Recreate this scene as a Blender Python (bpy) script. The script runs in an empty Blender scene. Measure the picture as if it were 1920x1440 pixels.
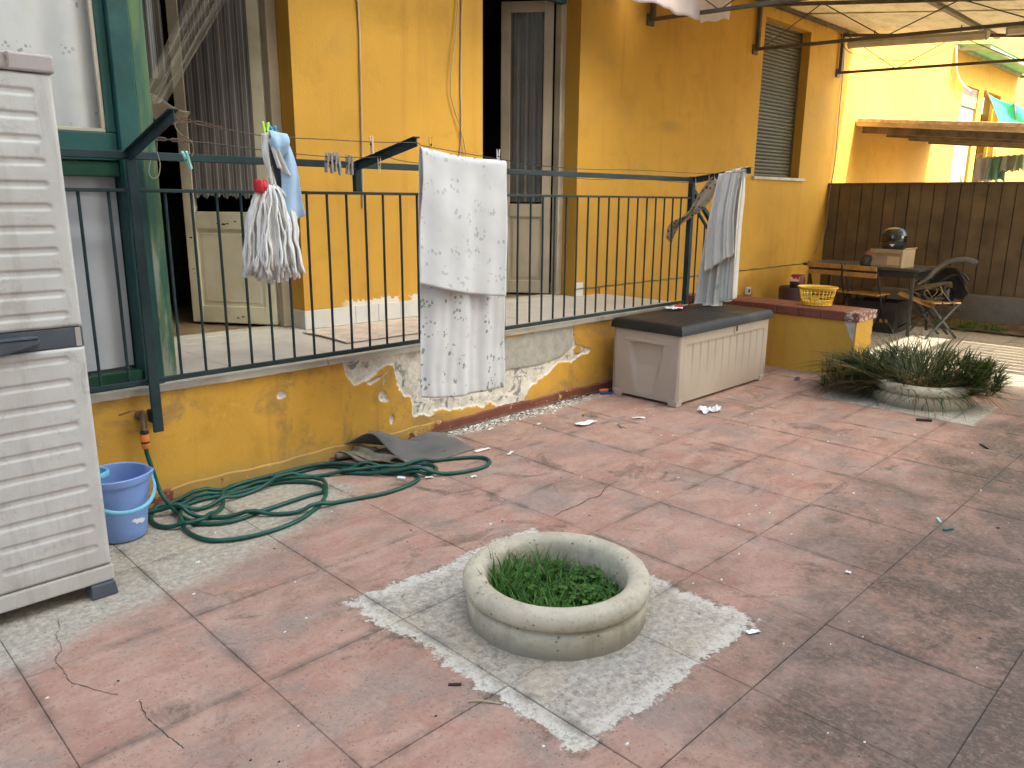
import bpy, math, random
import numpy as np
from mathutils import Vector, Matrix, noise as mnoise
random.seed(7)
R = math.radians
S = bpy.context.scene
COL = S.collection

# ------------------------------------------------------------------ camera
cd = bpy.data.cameras.new('camera'); cam = bpy.data.objects.new('camera', cd); COL.objects.link(cam)
S.camera = cam
cd.sensor_fit = 'HORIZONTAL'; cd.sensor_width = 36.0; cd.lens = 1446.0/1920*36.0
cd.clip_start = 0.05; cd.clip_end = 500
_p, _y, _r = R(13.46), R(45.02), R(0.468)
fw = Vector((math.cos(_y)*math.cos(_p), math.sin(_y)*math.cos(_p), -math.sin(_p)))
rt = Vector((math.sin(_y), -math.cos(_y), 0)); up = rt.cross(fw)
rt2 = rt*math.cos(_r)+up*math.sin(_r); up2 = -rt*math.sin(_r)+up*math.cos(_r)
M = Matrix((rt2, up2, -fw)).transposed().to_4x4(); M.translation = Vector((0, 0, 1.5))
cam.matrix_world = M

# ------------------------------------------------------------------ world and sun
w = bpy.data.worlds.new('World'); S.world = w; w.use_nodes = True
nt = w.node_tree; bg = nt.nodes['Background']
sky = nt.nodes.new('ShaderNodeTexSky'); sky.sky_type = 'NISHITA'; sky.sun_disc = False
sky.sun_elevation = R(44.7); sky.sun_rotation = R(171.5); sky.altitude = 50; sky.air_density = 0.75; sky.dust_density = 3.5; sky.ozone_density = 1.1
nt.links.new(sky.outputs[0], bg.inputs[0]); bg.inputs[1].default_value = 0.15
sd = bpy.data.lights.new('sun', 'SUN'); sun = bpy.data.objects.new('sun', sd); COL.objects.link(sun)
sd.energy = 2.0; sd.angle = R(0.53); sd.color = (1.0, 0.95, 0.86)
sun.rotation_euler = Vector((-0.15, 1.0, -1.0)).to_track_quat('-Z', 'Y').to_euler()
S.view_settings.view_transform = 'Standard'; S.view_settings.look = 'None'
S.view_settings.exposure = 2.8; S.view_settings.gamma = 1.0; S.view_settings.use_curve_mapping = False
S.view_settings.use_white_balance = True; S.view_settings.white_balance_temperature = 7000; S.view_settings.white_balance_tint = -3
S.render.engine = 'CYCLES'
S.cycles.max_bounces = 8; S.cycles.diffuse_bounces = 5; S.cycles.transparent_max_bounces = 12
S.cycles.sample_clamp_indirect = 6

# ------------------------------------------------------------------ helpers: objects
def link(o): COL.objects.link(o); return o
def tag(o, label, cat, group=None):
    o['label'] = label; o['category'] = cat
    if group: o['group'] = group
    return o
def empty(name, loc, label=None, cat=None, group=None, rz=0):
    o = link(bpy.data.objects.new(name, None)); o.location = loc; o.rotation_euler = (0, 0, rz); o.empty_display_size = .1
    if label: tag(o, label, cat, group)
    return o
def struct(o): o['kind'] = 'structure'; return o
def stuff(o): o['kind'] = 'stuff'; return o
def copy_tree(o, parent=None):
    c = o.copy(); link(c)
    if parent is not None: c.parent = parent
    for ch in o.children: copy_tree(ch, c)
    return c
def smoothpath(pts, n=8, closed=False):
    P = [Vector(p) for p in pts]; out = []; m = len(P)
    for i in range(m if closed else m-1):
        p0 = P[(i-1) % m] if (closed or i > 0) else P[i]*2-P[i+1]
        p1 = P[i]; p2 = P[(i+1) % m]
        p3 = P[(i+2) % m] if (closed or i+2 < m) else P[i+1]*2-P[i]
        for k in range(n):
            t = k/n
            out.append(0.5*((2*p1)+(p2-p0)*t+(2*p0-5*p1+4*p2-p3)*t*t+(3*p1-p0-3*p2+p3)*t**3))
    if not closed: out.append(P[-1])
    return out
class MB:
    def __init__(s): s.v = []; s.f = []; s.uv = {}
    def add(s, vs, fs):
        b = len(s.v); s.v += [tuple(v) for v in vs]; s.f += [tuple(i+b for i in f) for f in fs]; return b
    def box(s, x0, x1, y0, y1, z0, z1):
        s.add([(x0,y0,z0),(x1,y0,z0),(x1,y1,z0),(x0,y1,z0),(x0,y0,z1),(x1,y0,z1),(x1,y1,z1),(x0,y1,z1)],
              [(0,3,2,1),(4,5,6,7),(0,1,5,4),(1,2,6,5),(2,3,7,6),(3,0,4,7)]); return s
    def bar(s, p0, p1, a, b, upv=(0,0,1)):
        p0, p1 = Vector(p0), Vector(p1); d = (p1-p0).normalized(); u = Vector(upv)
        sd_ = d.cross(u)
        if sd_.length < 1e-4: sd_ = d.cross(Vector((0,1,0)))
        sd_.normalize(); u = sd_.cross(d); vs = []
        for p in (p0, p1):
            for i, j in ((-1,-1),(1,-1),(1,1),(-1,1)): vs.append(p+sd_*a/2*i+u*b/2*j)
        s.add(vs, [(0,1,2,3)[::-1],(4,5,6,7),(0,1,5,4),(1,2,6,5),(2,3,7,6),(3,0,4,7)]); return s
    def tube(s, pts, r, seg=8, caps=True, flat=None):
        P = [Vector(p) for p in pts]; n = len(P); vs = []; fs = []
        t = (P[1]-P[0]).normalized(); a = t.orthogonal().normalized()
        for i in range(n):
            t2 = (P[min(i+1, n-1)]-P[max(i-1, 0)])
            if t2.length < 1e-9: t2 = t
            t2.normalize(); a = (a-t2*a.dot(t2))
            if a.length < 1e-6: a = t2.orthogonal()
            a.normalize(); b = t2.cross(a); t = t2
            rr = r(i/(n-1)) if callable(r) else r
            for k in range(seg):
                an = 2*math.pi*k/seg; vs.append(P[i]+a*math.cos(an)*rr+b*math.sin(an)*rr*(flat or 1))
        for i in range(n-1):
            for k in range(seg):
                k2 = (k+1) % seg; fs.append((i*seg+k, i*seg+k2, (i+1)*seg+k2, (i+1)*seg+k))
        if caps: fs.append(tuple(range(seg))[::-1]); fs.append(tuple((n-1)*seg+k for k in range(seg)))
        s.add(vs, fs); return s
    def lathe(s, prof, seg=48, c=(0,0,0), sx=1, sy=1, wob=None):
        vs = []; fs = []; m = len(prof)
        for k in range(seg):
            an = 2*math.pi*k/seg
            for (r, z) in prof:
                if wob: r, z = wob(an, r, z)
                vs.append((c[0]+r*math.cos(an)*sx, c[1]+r*math.sin(an)*sy, c[2]+z))
        for k in range(seg):
            k2 = (k+1) % seg
            for i in range(m-1): fs.append((k*m+i, k2*m+i, k2*m+i+1, k*m+i+1))
        s.add(vs, fs); return s
    def grid(s, nu, nv, fn, uvfn=None):
        vs = []; fs = []
        for j in range(nv+1):
            for i in range(nu+1): vs.append(fn(i/nu, j/nv))
        for j in range(nv):
            for i in range(nu):
                q = j*(nu+1)+i; fs.append((q, q+1, q+nu+2, q+nu+1))
        b = s.add(vs, fs)
        if uvfn:
            for j in range(nv+1):
                for i in range(nu+1): s.uv[b+j*(nu+1)+i] = uvfn(i/nu, j/nv)
        return s
    def prism(s, poly, axis, a0, a1):
        n = len(poly)
        def mk(p, a):
            return {'x': (a, p[0], p[1]), 'y': (p[0], a, p[1]), 'z': (p[0], p[1], a)}[axis]
        vs = [mk(p, a0) for p in poly]+[mk(p, a1) for p in poly]
        fs = [tuple(range(n))[::-1], tuple(range(n, 2*n))]+[(i, (i+1) % n, n+(i+1) % n, n+i) for i in range(n)]
        s.add(vs, fs); return s
    def mesh(s, name):
        me = bpy.data.meshes.new(name); me.from_pydata(s.v, [], s.f); me.validate()
        if s.uv:
            ul = me.uv_layers.new(name='UVMap'); li = np.zeros(len(me.loops), dtype=np.int32); me.loops.foreach_get('vertex_index', li)
            arr = np.zeros((len(s.v), 2)); 
            for k, q in s.uv.items(): arr[k] = q
            ul.data.foreach_set('uv', arr[li].ravel())
        me.update(); return me
    def build(s, name, mat, parent=None, smooth=False, bevel=0, solid=0, loc=None, segs=2, fixn=True):
        me = s.mesh(name)
        if fixn:
            import bmesh
            bm = bmesh.new(); bm.from_mesh(me); bmesh.ops.recalc_face_normals(bm, faces=bm.faces); bm.to_mesh(me); bm.free()
        o = link(bpy.data.objects.new(name, me)); me.materials.append(mat)
        if parent is not None: o.parent = parent
        if loc: o.location = loc
        if smooth: me.polygons.foreach_set('use_smooth', [True]*len(me.polygons))
        if bevel:
            md = o.modifiers.new('bevel', 'BEVEL'); md.width = bevel; md.segments = segs; md.limit_method = 'ANGLE'; md.angle_limit = R(40)
        if solid:
            md = o.modifiers.new('solid', 'SOLIDIFY'); md.thickness = solid; md.offset = 0
        return o
def sm_angle(o, deg=40):
    me = o.data; me.polygons.foreach_set('use_smooth', [True]*len(me.polygons))
    try: me.set_sharp_from_angle(angle=R(deg))
    except Exception: pass
    return o
def vnoise(x, y, seed=0, octv=4, sc=1.0):
    x = np.asarray(x, float)*sc; y = np.asarray(y, float)*sc; out = np.zeros_like(x); amp = 1.0; tot = 0
    rng = np.random.RandomState(seed); T = rng.rand(256, 256)
    for o in range(octv):
        xi = np.floor(x).astype(int); yi = np.floor(y).astype(int); fx = x-xi; fy = y-yi
        fx = fx*fx*(3-2*fx); fy = fy*fy*(3-2*fy)
        g = lambda a, b: T[(a) % 256, (b) % 256]
        out += amp*((g(xi,yi)*(1-fx)+g(xi+1,yi)*fx)*(1-fy)+(g(xi,yi+1)*(1-fx)+g(xi+1,yi+1)*fx)*fy); tot += amp
        amp *= .5; x = x*2+17.3; y = y*2+9.1
    return out/tot
def sdf_poly(px, py, poly):
    d = np.full(px.shape, 1e9); ins = np.zeros(px.shape, bool); n = len(poly)
    for i in range(n):
        ax, ay = poly[i]; bx, by = poly[(i+1) % n]
        ex, ey = bx-ax, by-ay; wx, wy = px-ax, py-ay
        t = np.clip((wx*ex+wy*ey)/(ex*ex+ey*ey+1e-12), 0, 1)
        d = np.minimum(d, np.hypot(wx-ex*t, wy-ey*t))
        c = ((ay > py) != (by > py)) & (px < (bx-ax)*(py-ay)/(by-ay+1e-12)+ax)
        ins ^= c
    return np.where(ins, -d, d)

# ------------------------------------------------------------------ helpers: materials
class E:
    def __init__(s, nb, k): s.nb = nb; s.k = k
    def _b(s, op, o, rev=False): return s.nb.m(op, o, s) if rev else s.nb.m(op, s, o)
    def __add__(s, o): return s._b('ADD', o)
    def __radd__(s, o): return s._b('ADD', o, True)
    def __sub__(s, o): return s._b('SUBTRACT', o)
    def __rsub__(s, o): return s._b('SUBTRACT', o, True)
    def __mul__(s, o): return s._b('MULTIPLY', o)
    def __rmul__(s, o): return s._b('MULTIPLY', o, True)
class NB:
    def __init__(s, name):
        s.mat = bpy.data.materials.new(name); s.mat.use_nodes = True; s.t = s.mat.node_tree; s.t.nodes.clear()
        s.o = s.t.nodes.new('ShaderNodeOutputMaterial')
    def n(s, t): return s.t.nodes.new('ShaderNode'+t)
    def setin(s, sock, v):
        if isinstance(v, E): s.t.links.new(v.k, sock)
        elif isinstance(v, tuple) and len(v) == 3 and sock.type == 'RGBA': sock.default_value = (*v, 1)
        else: sock.default_value = v
    def m(s, op, a, b=None, c=None, clamp=False):
        x = s.n('Math'); x.operation = op; x.use_clamp = clamp
        for i, v in enumerate((a, b, c)):
            if v is not None: s.setin(x.inputs[i], v)
        return E(s, x.outputs[0])
    def mx(s, a, b): return s.m('MAXIMUM', a, b)
    def mn(s, a, b): return s.m('MINIMUM', a, b)
    def ab(s, a): return s.m('ABSOLUTE', a)
    def inv(s, a): return s.m('SUBTRACT', 1.0, a)
    def sm(s, x, lo, hi):
        q = s.n('MapRange'); q.interpolation_type = 'SMOOTHSTEP'; s.setin(q.inputs[0], x)
        if lo <= hi: q.inputs[1].default_value = lo; q.inputs[2].default_value = hi; q.inputs[3].default_value = 0; q.inputs[4].default_value = 1
        else: q.inputs[1].default_value = hi; q.inputs[2].default_value = lo; q.inputs[3].default_value = 1; q.inputs[4].default_value = 0
        return E(s, q.outputs[0])
    def pos(s): 
        q = s.n('NewGeometry'); return E(s, q.outputs['Position'])
    def obj(s): return E(s, s.n('TexCoord').outputs['Object'])
    def uv(s): return E(s, s.n('TexCoord').outputs['UV'])
    def rnd(s): return E(s, s.n('ObjectInfo').outputs['Random'])
    def attr(s, a):
        q = s.n('Attribute'); q.attribute_name = a; return E(s, q.outputs['Fac'])
    def sep(s, v):
        q = s.n('SeparateXYZ'); s.setin(q.inputs[0], v); return [E(s, q.outputs[i]) for i in range(3)]
    def comb(s, x, y, z):
        q = s.n('CombineXYZ')
        for i, v in enumerate((x, y, z)): s.setin(q.inputs[i], v)
        return E(s, q.outputs[0])
    def scale(s, v, sc):
        q = s.n('Mapping'); s.setin(q.inputs[0], v); q.inputs['Scale'].default_value = sc; return E(s, q.outputs[0])
    def noise(s, v, sc, det=4, rough=.55, dist=0):
        q = s.n('TexNoise'); s.setin(q.inputs['Vector'], v); q.inputs['Scale'].default_value = sc
        q.inputs['Detail'].default_value = det; q.inputs['Roughness'].default_value = rough; q.inputs['Distortion'].default_value = dist
        return E(s, q.outputs['Fac'])
    def vor(s, v, sc, feat='F1', out='Distance', rand=1.0):
        q = s.n('TexVoronoi'); q.feature = feat; s.setin(q.inputs['Vector'], v); q.inputs['Scale'].default_value = sc; q.inputs['Randomness'].default_value = rand
        return E(s, q.outputs[out])
    def mix(s, f, a, b):
        q = s.n('Mix'); q.data_type = 'RGBA'; s.setin(q.inputs[0], f)
        s.setin(q.inputs[6], a); s.setin(q.inputs[7], b); return E(s, q.outputs[2])
    def bsdf(s, col, rough=.7, bump=None, bs=.3, bd=.01, metal=0, spec=.4, transl=0, alpha=None, coat=0):
        p = s.n('BsdfPrincipled'); s.setin(p.inputs['Base Color'], col); s.setin(p.inputs['Roughness'], rough)
        s.setin(p.inputs['Metallic'], metal); p.inputs['Specular IOR Level'].default_value = spec; p.inputs['Coat Weight'].default_value = coat
        nrm = None
        if bump is not None:
            b = s.n('Bump'); b.inputs['Strength'].default_value = bs; b.inputs['Distance'].default_value = bd
            s.setin(b.inputs['Height'], bump); s.t.links.new(b.outputs[0], p.inputs['Normal']); nrm = b.outputs[0]
        sh = p.outputs[0]
        if transl:
            t = s.n('BsdfTranslucent'); s.setin(t.inputs[0], col)
            if nrm: s.t.links.new(nrm, t.inputs['Normal'])
            x = s.n('MixShader'); x.inputs[0].default_value = transl
            s.t.links.new(sh, x.inputs[1]); s.t.links.new(t.outputs[0], x.inputs[2]); sh = x.outputs[0]
        if alpha is not None:
            t = s.n('BsdfTransparent'); x = s.n('MixShader'); s.setin(x.inputs[0], alpha)
            s.t.links.new(t.outputs[0], x.inputs[1]); s.t.links.new(sh, x.inputs[2]); sh = x.outputs[0]
        s.t.links.new(sh, s.o.inputs[0]); return s.mat
def mul(c, f): return tuple(min(1, x*f) for x in c)
_pc = {}
def plain(name, col, rough=.6, var=.2, sc=6, bump=.15, bsc=80, metal=0, spec=.4, transl=0, dirt=None, dsc=3, damt=.5, rv=0, world=True):
    nb = NB(name); v = nb.pos() if world else nb.obj()
    a = nb.noise(v, sc, 5); c = nb.mix(nb.sm(a, .3, .7), mul(col, 1-var), mul(col, 1+var))
    if dirt:
        d = nb.noise(v, dsc, 6, .65); c = nb.mix(nb.sm(d, .5, .72)*damt, c, dirt)
    if rv: c = nb.mix(nb.rnd()*rv, c, mul(col, .6))
    f = nb.noise(v, bsc, 3)
    return nb.bsdf(c, rough, f, bump, .004, metal, spec, transl)

# ------------------------------------------------------------------ materials
def mat_floor():
    nb = NB('worn_red_floor_paint'); p = nb.pos(); x, y, z = nb.sep(p)
    n1 = nb.noise(p, 1.3, 5, .6); n2 = nb.noise(p, 4.5, 6, .65, .6); n3 = nb.noise(p, 36, 6, .75); nf = nb.noise(p, 160, 4, .7)
    st = nb.noise(nb.scale(p, (1.5, 3.2, 1)), 2.2, 5, .6, .8); br = nb.noise(nb.scale(p, (70, 26, 1)), 1, 3, .6, 1.2)
    conc = nb.mix(nb.sm(n3, .35, .68), (.30,.27,.22), (.54,.485,.395))
    red = nb.mix(nb.sm(st, .3, .7), (.36,.190,.140), (.46,.288,.218))
    red = nb.mix(nb.sm(n2, .52, .7)*.6, red, (.39,.165,.115))
    red = nb.mix(nb.sm(n1, .5, .72)*.5, red, (.33,.245,.205))
    red = nb.mix(nb.sm(nb.noise(p, 2.6, 6, .7, .5), .46, .64)*.6, red, (.245,.20,.17))
    red = nb.mix(nb.sm(nb.noise(p, 11, 5, .7, 1), .56, .7)*.45, red, (.43,.32,.26))
    rag = (nb.noise(p, 13, 8, .72)-.5)*.13 + (nb.noise(p, 3, 2, .5)-.5)*.10 + (nb.noise(p, 38, 6, .75)-.5)*.13
    def bx(cx, cy, hx, hy): return nb.mx(nb.ab(x-cx)-hx, nb.ab(y-cy)-hy)
    d1 = bx(1.955, 1.745, .50, .57)+rag; d2 = bx(6.25, 1.93, .36, .55)+rag*.6
    bare = nb.mx(nb.sm(d1, .006, -.005), nb.sm(d2, .006, -.005))
    ds = (2.60+.27*x)-y+rag*1.6; bare3 = nb.sm(ds, .10, -.09)*nb.sm(x+(nb.noise(p,7,4)-.5)*.5, 2.35, 1.9)
    ds4 = 3.63-y+rag*1.1; bare4 = nb.sm(ds4, .03, -.03)*nb.sm(x, 2.6, 3.0)*nb.sm(x, 4.9, 4.6)
    bare = nb.mx(nb.mx(bare, nb.mx(bare3, bare4*.9)), nb.sm(x, 7.0, 7.4)*.85)
    col = nb.mix(bare, red, conc)
    col = nb.mix(nb.sm(d1, .045, .006)*nb.sm(d1, -.004, .003)*nb.sm(nb.noise(p, 12, 5, .7), .46, .60)*.65, col, (.11,.085,.065))  # dark line painted outside the patch edge in place of its edge shadow
    # red ground in: rust bleeding and grime inside the bare cement patch
    col = nb.mix(nb.sm(nb.noise(p, 30, 8, .8), .53, .60)*nb.sm(d1, .0, -.03)*nb.sm(nb.noise(p, 2.4, 3), .40, .58)*.75, col, (.13,.12,.105))
    col = nb.mix(nb.sm(nb.noise(p, 60, 5, .8), .60, .66)*bare*.6, col, (.11,.10,.085))
    col = nb.mix(nb.sm(nb.noise(p, 2.2, 4, .6), .55, .68)*bare*.35, col, (.50,.40,.26))
    col = nb.mix(nb.sm(d1, -.09, -.02)*nb.sm(d1, .004, -.001)*nb.sm(nb.noise(p, 30, 5, .75), .40, .52)*.75, col, (.66,.62,.54))
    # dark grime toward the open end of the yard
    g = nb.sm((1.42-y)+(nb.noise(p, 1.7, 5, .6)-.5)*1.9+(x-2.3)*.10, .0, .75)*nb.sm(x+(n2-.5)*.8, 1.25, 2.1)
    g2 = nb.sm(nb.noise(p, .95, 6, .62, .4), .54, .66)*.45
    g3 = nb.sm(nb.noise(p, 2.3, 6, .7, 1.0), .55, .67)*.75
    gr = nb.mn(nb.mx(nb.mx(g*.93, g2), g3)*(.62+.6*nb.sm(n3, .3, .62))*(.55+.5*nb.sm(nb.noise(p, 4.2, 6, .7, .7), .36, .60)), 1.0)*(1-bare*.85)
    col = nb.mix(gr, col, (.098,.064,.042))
    col = nb.mix(nb.sm(nb.vor(p, 5.2), .10, .06)*nb.sm(n1, .48, .6)*g*.5, col, (.36,.27,.22))
    # dark drip spots
    sp = nb.sm(nb.vor(p, 9), .10+.0, .05)*nb.sm(nb.noise(p, 1.6, 2), .5, .62)*nb.sm(x, 2.6, 3.4)
    col = nb.mix(sp*.7, col, (.10,.075,.065))
    sp2 = nb.sm(nb.vor(p, 42), .09, .04)*nb.sm(nb.noise(p, 5, 2), .45, .6)
    col = nb.mix(sp2*.6, col, (.09,.075,.065))
    # broom marks and per tile tone
    col = nb.mix(nb.sm(br, .47, .62)*(.04+gr*.26), col, (.07,.06,.05))
    col = nb.mix(nb.sm(br, .48, .38)*(.03+gr*.10), col, (.50,.42,.36))
    pit = nb.sm(nb.vor(p, 75), .30, .16)*nb.sm(nb.noise(p, 16, 4, .7), .47, .58)
    col = nb.mix(pit*.5, col, (.085,.068,.055))
    gra = nb.noise(p, 48, 6, .8); col = nb.mix(nb.sm(gra, .52, .66)*.42, col, (.15,.105,.08)); col = nb.mix(nb.sm(gra, .46, .34)*.28, col, (.52,.43,.36))
    # straight dirt line along both joints
    def jd(c, o, s): 
        f = nb.m('FRACT', (c-o)*(1/s)); return nb.mn(f, 1-f)*s
    j = nb.mn(jd(x, .44, .5425), jd(y, .43, .5505)); jn = nb.noise(p, 6, 4)
    col = nb.mix(nb.sm(j, .04, .003)*nb.sm(jn, .42, .66)*.55, col, (.085,.07,.06))
    col = nb.mix(nb.rnd()*.16, col, (.26,.19,.165))
    # thin irregular cracks
    cr = nb.vor(nb.comb(x+(n2-.5)*.25, y+(n3-.5)*.2, z), 1.15, 'DISTANCE_TO_EDGE')
    crk = nb.sm(cr, .006, .002)*nb.sm(nb.noise(p, .8, 2), .5, .58)*nb.sm(x, 1.6, 1.1)
    col = nb.mix(crk*.8, col, (.07,.06,.055))
    h = n3*.5+nf*.5+br*.2+gra*.9-pit*.8-crk*.8+bare*1.0
    return nb.bsdf(col, .82-gr*.12, h, .55, .004, spec=.3)
M_floor = mat_floor()
M_joint = plain('joint_dirt', (.13,.098,.08), .95, .4, 20, .4, 90)
M_ground = plain('bare_earth', (.22,.18,.13), .95, .3, 3, .4, 30)

def wall_yellow(name, base, strong=1.0, low=False):
    nb = NB(name); p = nb.pos(); x, y, z = nb.sep(p)
    v = nb.comb(x*.6+y*.3, y, z)
    a = nb.noise(p, .55, 4, .5); b = nb.noise(p, 3.0, 6, .65, .5); f = nb.noise(p, 60, 4, .6); ff = nb.noise(p, 220, 2)
    c = nb.mix(nb.sm(a, .35, .65), mul(base, .86), mul(base, 1.08))
    c = nb.mix(nb.sm(b, .48, .72)*.40*strong, c, mul(base, .68))
    streak = nb.noise(nb.scale(p, (7, 7, .35)), 1.4, 5, .6)
    c = nb.mix(nb.sm(streak, .52, .72)*.36*strong, c, (base[0]*.72, base[1]*.62, base[2]*.9))
    # grey damp patches
    c = nb.mix(nb.sm(nb.noise(p, 1.15, 3, .5), .62, .74)*.22, c, (.27,.19,.10))
    sx = x-7.06; sz = z-2.24+(nb.noise(p, 6, 4)-.5)*.10; sd_ = nb.m('SQRT', sx*sx*14+sz*sz*120)
    c = nb.mix(nb.sm(sd_+(b-.5)*.8, 1.1, .3)*.30, c, (.22,.15,.06))
    h = b*.5+f*.6+ff*.35
    if low:
        d = nb.attr('peel'); dep = nb.attr('cement')
        e = d+(nb.noise(p, 26, 4, .65)-.5)*.022
        m = nb.sm(e, .003, -.003)
        n = nb.noise(p, 13, 5, .7, .6)
        pl = nb.mix(nb.sm(n, .42, .6), (.72,.67,.58), (.56,.525,.46))
        pl = nb.mix(nb.sm(nb.noise(p, 9, 5, .7, 1.0), .56, .60)*nb.sm(e, -.012, -.03), pl, (.25,.25,.245))
        pl = nb.mix(nb.sm(nb.noise(p, 5, 5, .7), .55, .65)*.5, pl, (.40,.33,.25))
        pl = nb.mix(nb.sm(e, -.022, -.004)*.55, pl, (.72,.69,.62))
        cm = nb.mix(nb.sm(nb.noise(p, 14, 4), .3, .7), (.33,.315,.275), (.42,.40,.35))
        pl = nb.mix(dep, pl, cm)
        # scuffs and thin places in the paint
        sc = nb.sm(nb.noise(p, 8, 6, .72, .8), .60, .68)
        c = nb.mix(sc*.35, c, mul(base, 1.25)); 
        c = nb.mix(nb.sm(nb.noise(p, 3.2, 7, .74, .6), .49, .64)*.7, c, (.30,.195,.08)); c = nb.mix(nb.sm(nb.noise(p, 21, 6, .75), .62, .69)*.5, c, (.62,.47,.22))
        c = nb.mix(nb.sm(z+(b-.5)*.12, .16, .04)*.45, c, (.31,.22,.11))
        c = nb.mix(m, c, pl)
        h = h + m*nb.sm(n, .3, .7)*1.2 - m*1.0
    else:
        wn = nb.noise(p, 13, 5, .7)
        m = nb.sm((.775+(wn-.5)*.14)-z, -.004, .004)*nb.sm(x, 3.0, 3.15)*nb.sm(x, 3.95, 3.8)*nb.sm(y, 4.85, 4.8)*nb.sm(nb.noise(p, 5, 3), .40, .46)
        c = nb.mix(m, c, (.66,.61,.53))
    return nb.bsdf(c, .85, h, .35, .006, spec=.25)
YEL = (.545, .300, .050)
M_wall = wall_yellow('yellow_wall_paint', YEL, 1.0)
M_low = wall_yellow('yellow_plinth_paint', mul(YEL, 1.16), 1.3, True)
def mat_baseboard():
    nb = NB('red_baseboard_paint'); p = nb.pos(); x, y, z = nb.sep(p)
    n = nb.noise(p, 30, 5, .7); 
    yel = nb.sm(x+(nb.noise(p, 9, 4)-.5)*.5, 3.12, 3.02)
    c = nb.mix(nb.sm(nb.noise(p, 5, 3), .3, .7), (.155,.045,.032), (.205,.07,.048))
    chip = nb.sm(nb.noise(p, 16, 5, .7, .5), .60, .635)
    c = nb.mix(chip, c, (.62,.43,.17)); 
    ye = nb.mix(nb.sm(nb.noise(p, 4, 3), .35, .7), (.47,.29,.075), (.34,.22,.08))
    ye = nb.mix(nb.sm(nb.noise(p, 5, 5, .7), .565, .58), ye, (.20,.06,.045))
    ye = nb.mix(nb.sm(nb.noise(p, 13, 5, .7), .62, .66), ye, (.62,.55,.42))
    c = nb.mix(yel, c, ye)
    c = nb.mix(nb.sm(z+(n-.5)*.03, .02, .004)*.6, c, (.25,.21,.18))
    return nb.bsdf(c, .7, n-chip*.6, .4, .004, spec=.3)
M_base = mat_baseboard()
def mat_stone(name, col, dark, sc=9, amt=.5, rough=.7, pits=0):
    nb = NB(name); p = nb.pos()
    a = nb.noise(p, sc, 6, .65, .3); f = nb.noise(p, 90, 4, .7); c = nb.mix(nb.sm(a, .42, .68)*amt, col, dark)
    c = nb.mix(nb.sm(f, .55, .8)*.25, c, mul(dark, .7))
    h = a*.4+f*.6
    if pits:
        v = nb.vor(p, 40); m = nb.sm(v, .24, .12)*nb.sm(nb.noise(p, 15, 3), .50, .56); c = nb.mix(m*.75, c, (.06,.055,.05)); h = h-m*1.5
        x, y, z = nb.sep(p)
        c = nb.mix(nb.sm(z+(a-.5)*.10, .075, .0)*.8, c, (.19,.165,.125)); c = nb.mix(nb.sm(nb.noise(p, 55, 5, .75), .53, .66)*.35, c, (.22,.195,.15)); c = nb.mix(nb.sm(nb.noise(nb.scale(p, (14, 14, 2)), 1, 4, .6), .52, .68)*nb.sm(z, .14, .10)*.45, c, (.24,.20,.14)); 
        c = nb.mix(nb.sm(nb.noise(p, 6, 6, .7), .5, .66)*.4, c, (.24,.21,.16))
    return nb.bsdf(c, rough, h, .4, .004, spec=.35)
M_coping = mat_stone('coping_marble', (.50,.455,.385), (.31,.27,.22), 5, .6)
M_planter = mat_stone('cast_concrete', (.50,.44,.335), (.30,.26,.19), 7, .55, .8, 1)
M_tile = mat_stone('pale_floor_tile', (.52,.48,.43), (.40,.36,.31), 6, .5, .45)
M_skirt = mat_stone('white_skirting_tile', (.60,.58,.54), (.45,.42,.37), 6, .4, .35)
M_intile = mat_stone('brown_room_tile', (.24,.17,.10), (.14,.10,.06), 6, .5, .4)
M_cementw = mat_stone('grey_cement', (.20,.185,.165), (.12,.11,.095), 4, .6, .9)
M_capred = mat_stone('red_glazed_cap', (.19,.055,.035), (.11,.04,.03), 14, .6, .55)
M_capchip = mat_stone('chipped_cement', (.45,.41,.36), (.3,.27,.23), 20, .6, .9)
M_rail = plain('dark_green_metal_paint', (.020,.036,.040), .6, .3, 5, .15, 60, 0, .22, dirt=(.05,.055,.052), dsc=9, damt=.3)
M_greenw = plain('green_joinery_paint', (.010,.060,.054), .55, .3, 4, .25, 40, dirt=(.045,.09,.075), dsc=5, damt=.5)
M_greend = plain('deep_green_board', (.008,.055,.030), .55, .3, 4, .25, 40)
def mat_post():
    nb = NB('weathered_green_post'); p = nb.pos(); x, y, z = nb.sep(p)
    s = nb.noise(nb.scale(p, (22, 22, 2.2)), 1, 6, .7, .5); s2 = nb.noise(nb.scale(p, (9, 9, 1.3)), 1.5, 5, .65)
    c = nb.mix(nb.sm(s, .4, .62), (.035,.105,.075), (.10,.16,.07))
    c = nb.mix(nb.sm(s2, .5, .66)*nb.sm(z, 1.45, 1.2)*.9, c, (.26,.28,.22))
    c = nb.mix(nb.sm(s2, .55, .7)*nb.sm(z, 1.3, 1.7)*.6, c, (.25,.26,.07))
    return nb.bsdf(c, .7, s, .5, .005)
M_postw = mat_post()
M_cream = plain('cream_door_paint', (.76,.72,.56), .45, .1, 3, .12, 40, dirt=(.52,.47,.32), dsc=4, damt=.5)
M_cream2 = plain('beige_frame_paint', (.43,.37,.28), .5, .12, 3, .12, 40, dirt=(.33,.28,.2), dsc=4, damt=.5)
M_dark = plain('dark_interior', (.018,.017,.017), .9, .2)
M_darkwood = plain('dark_furniture', (.03,.024,.02), .6, .3)
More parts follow.
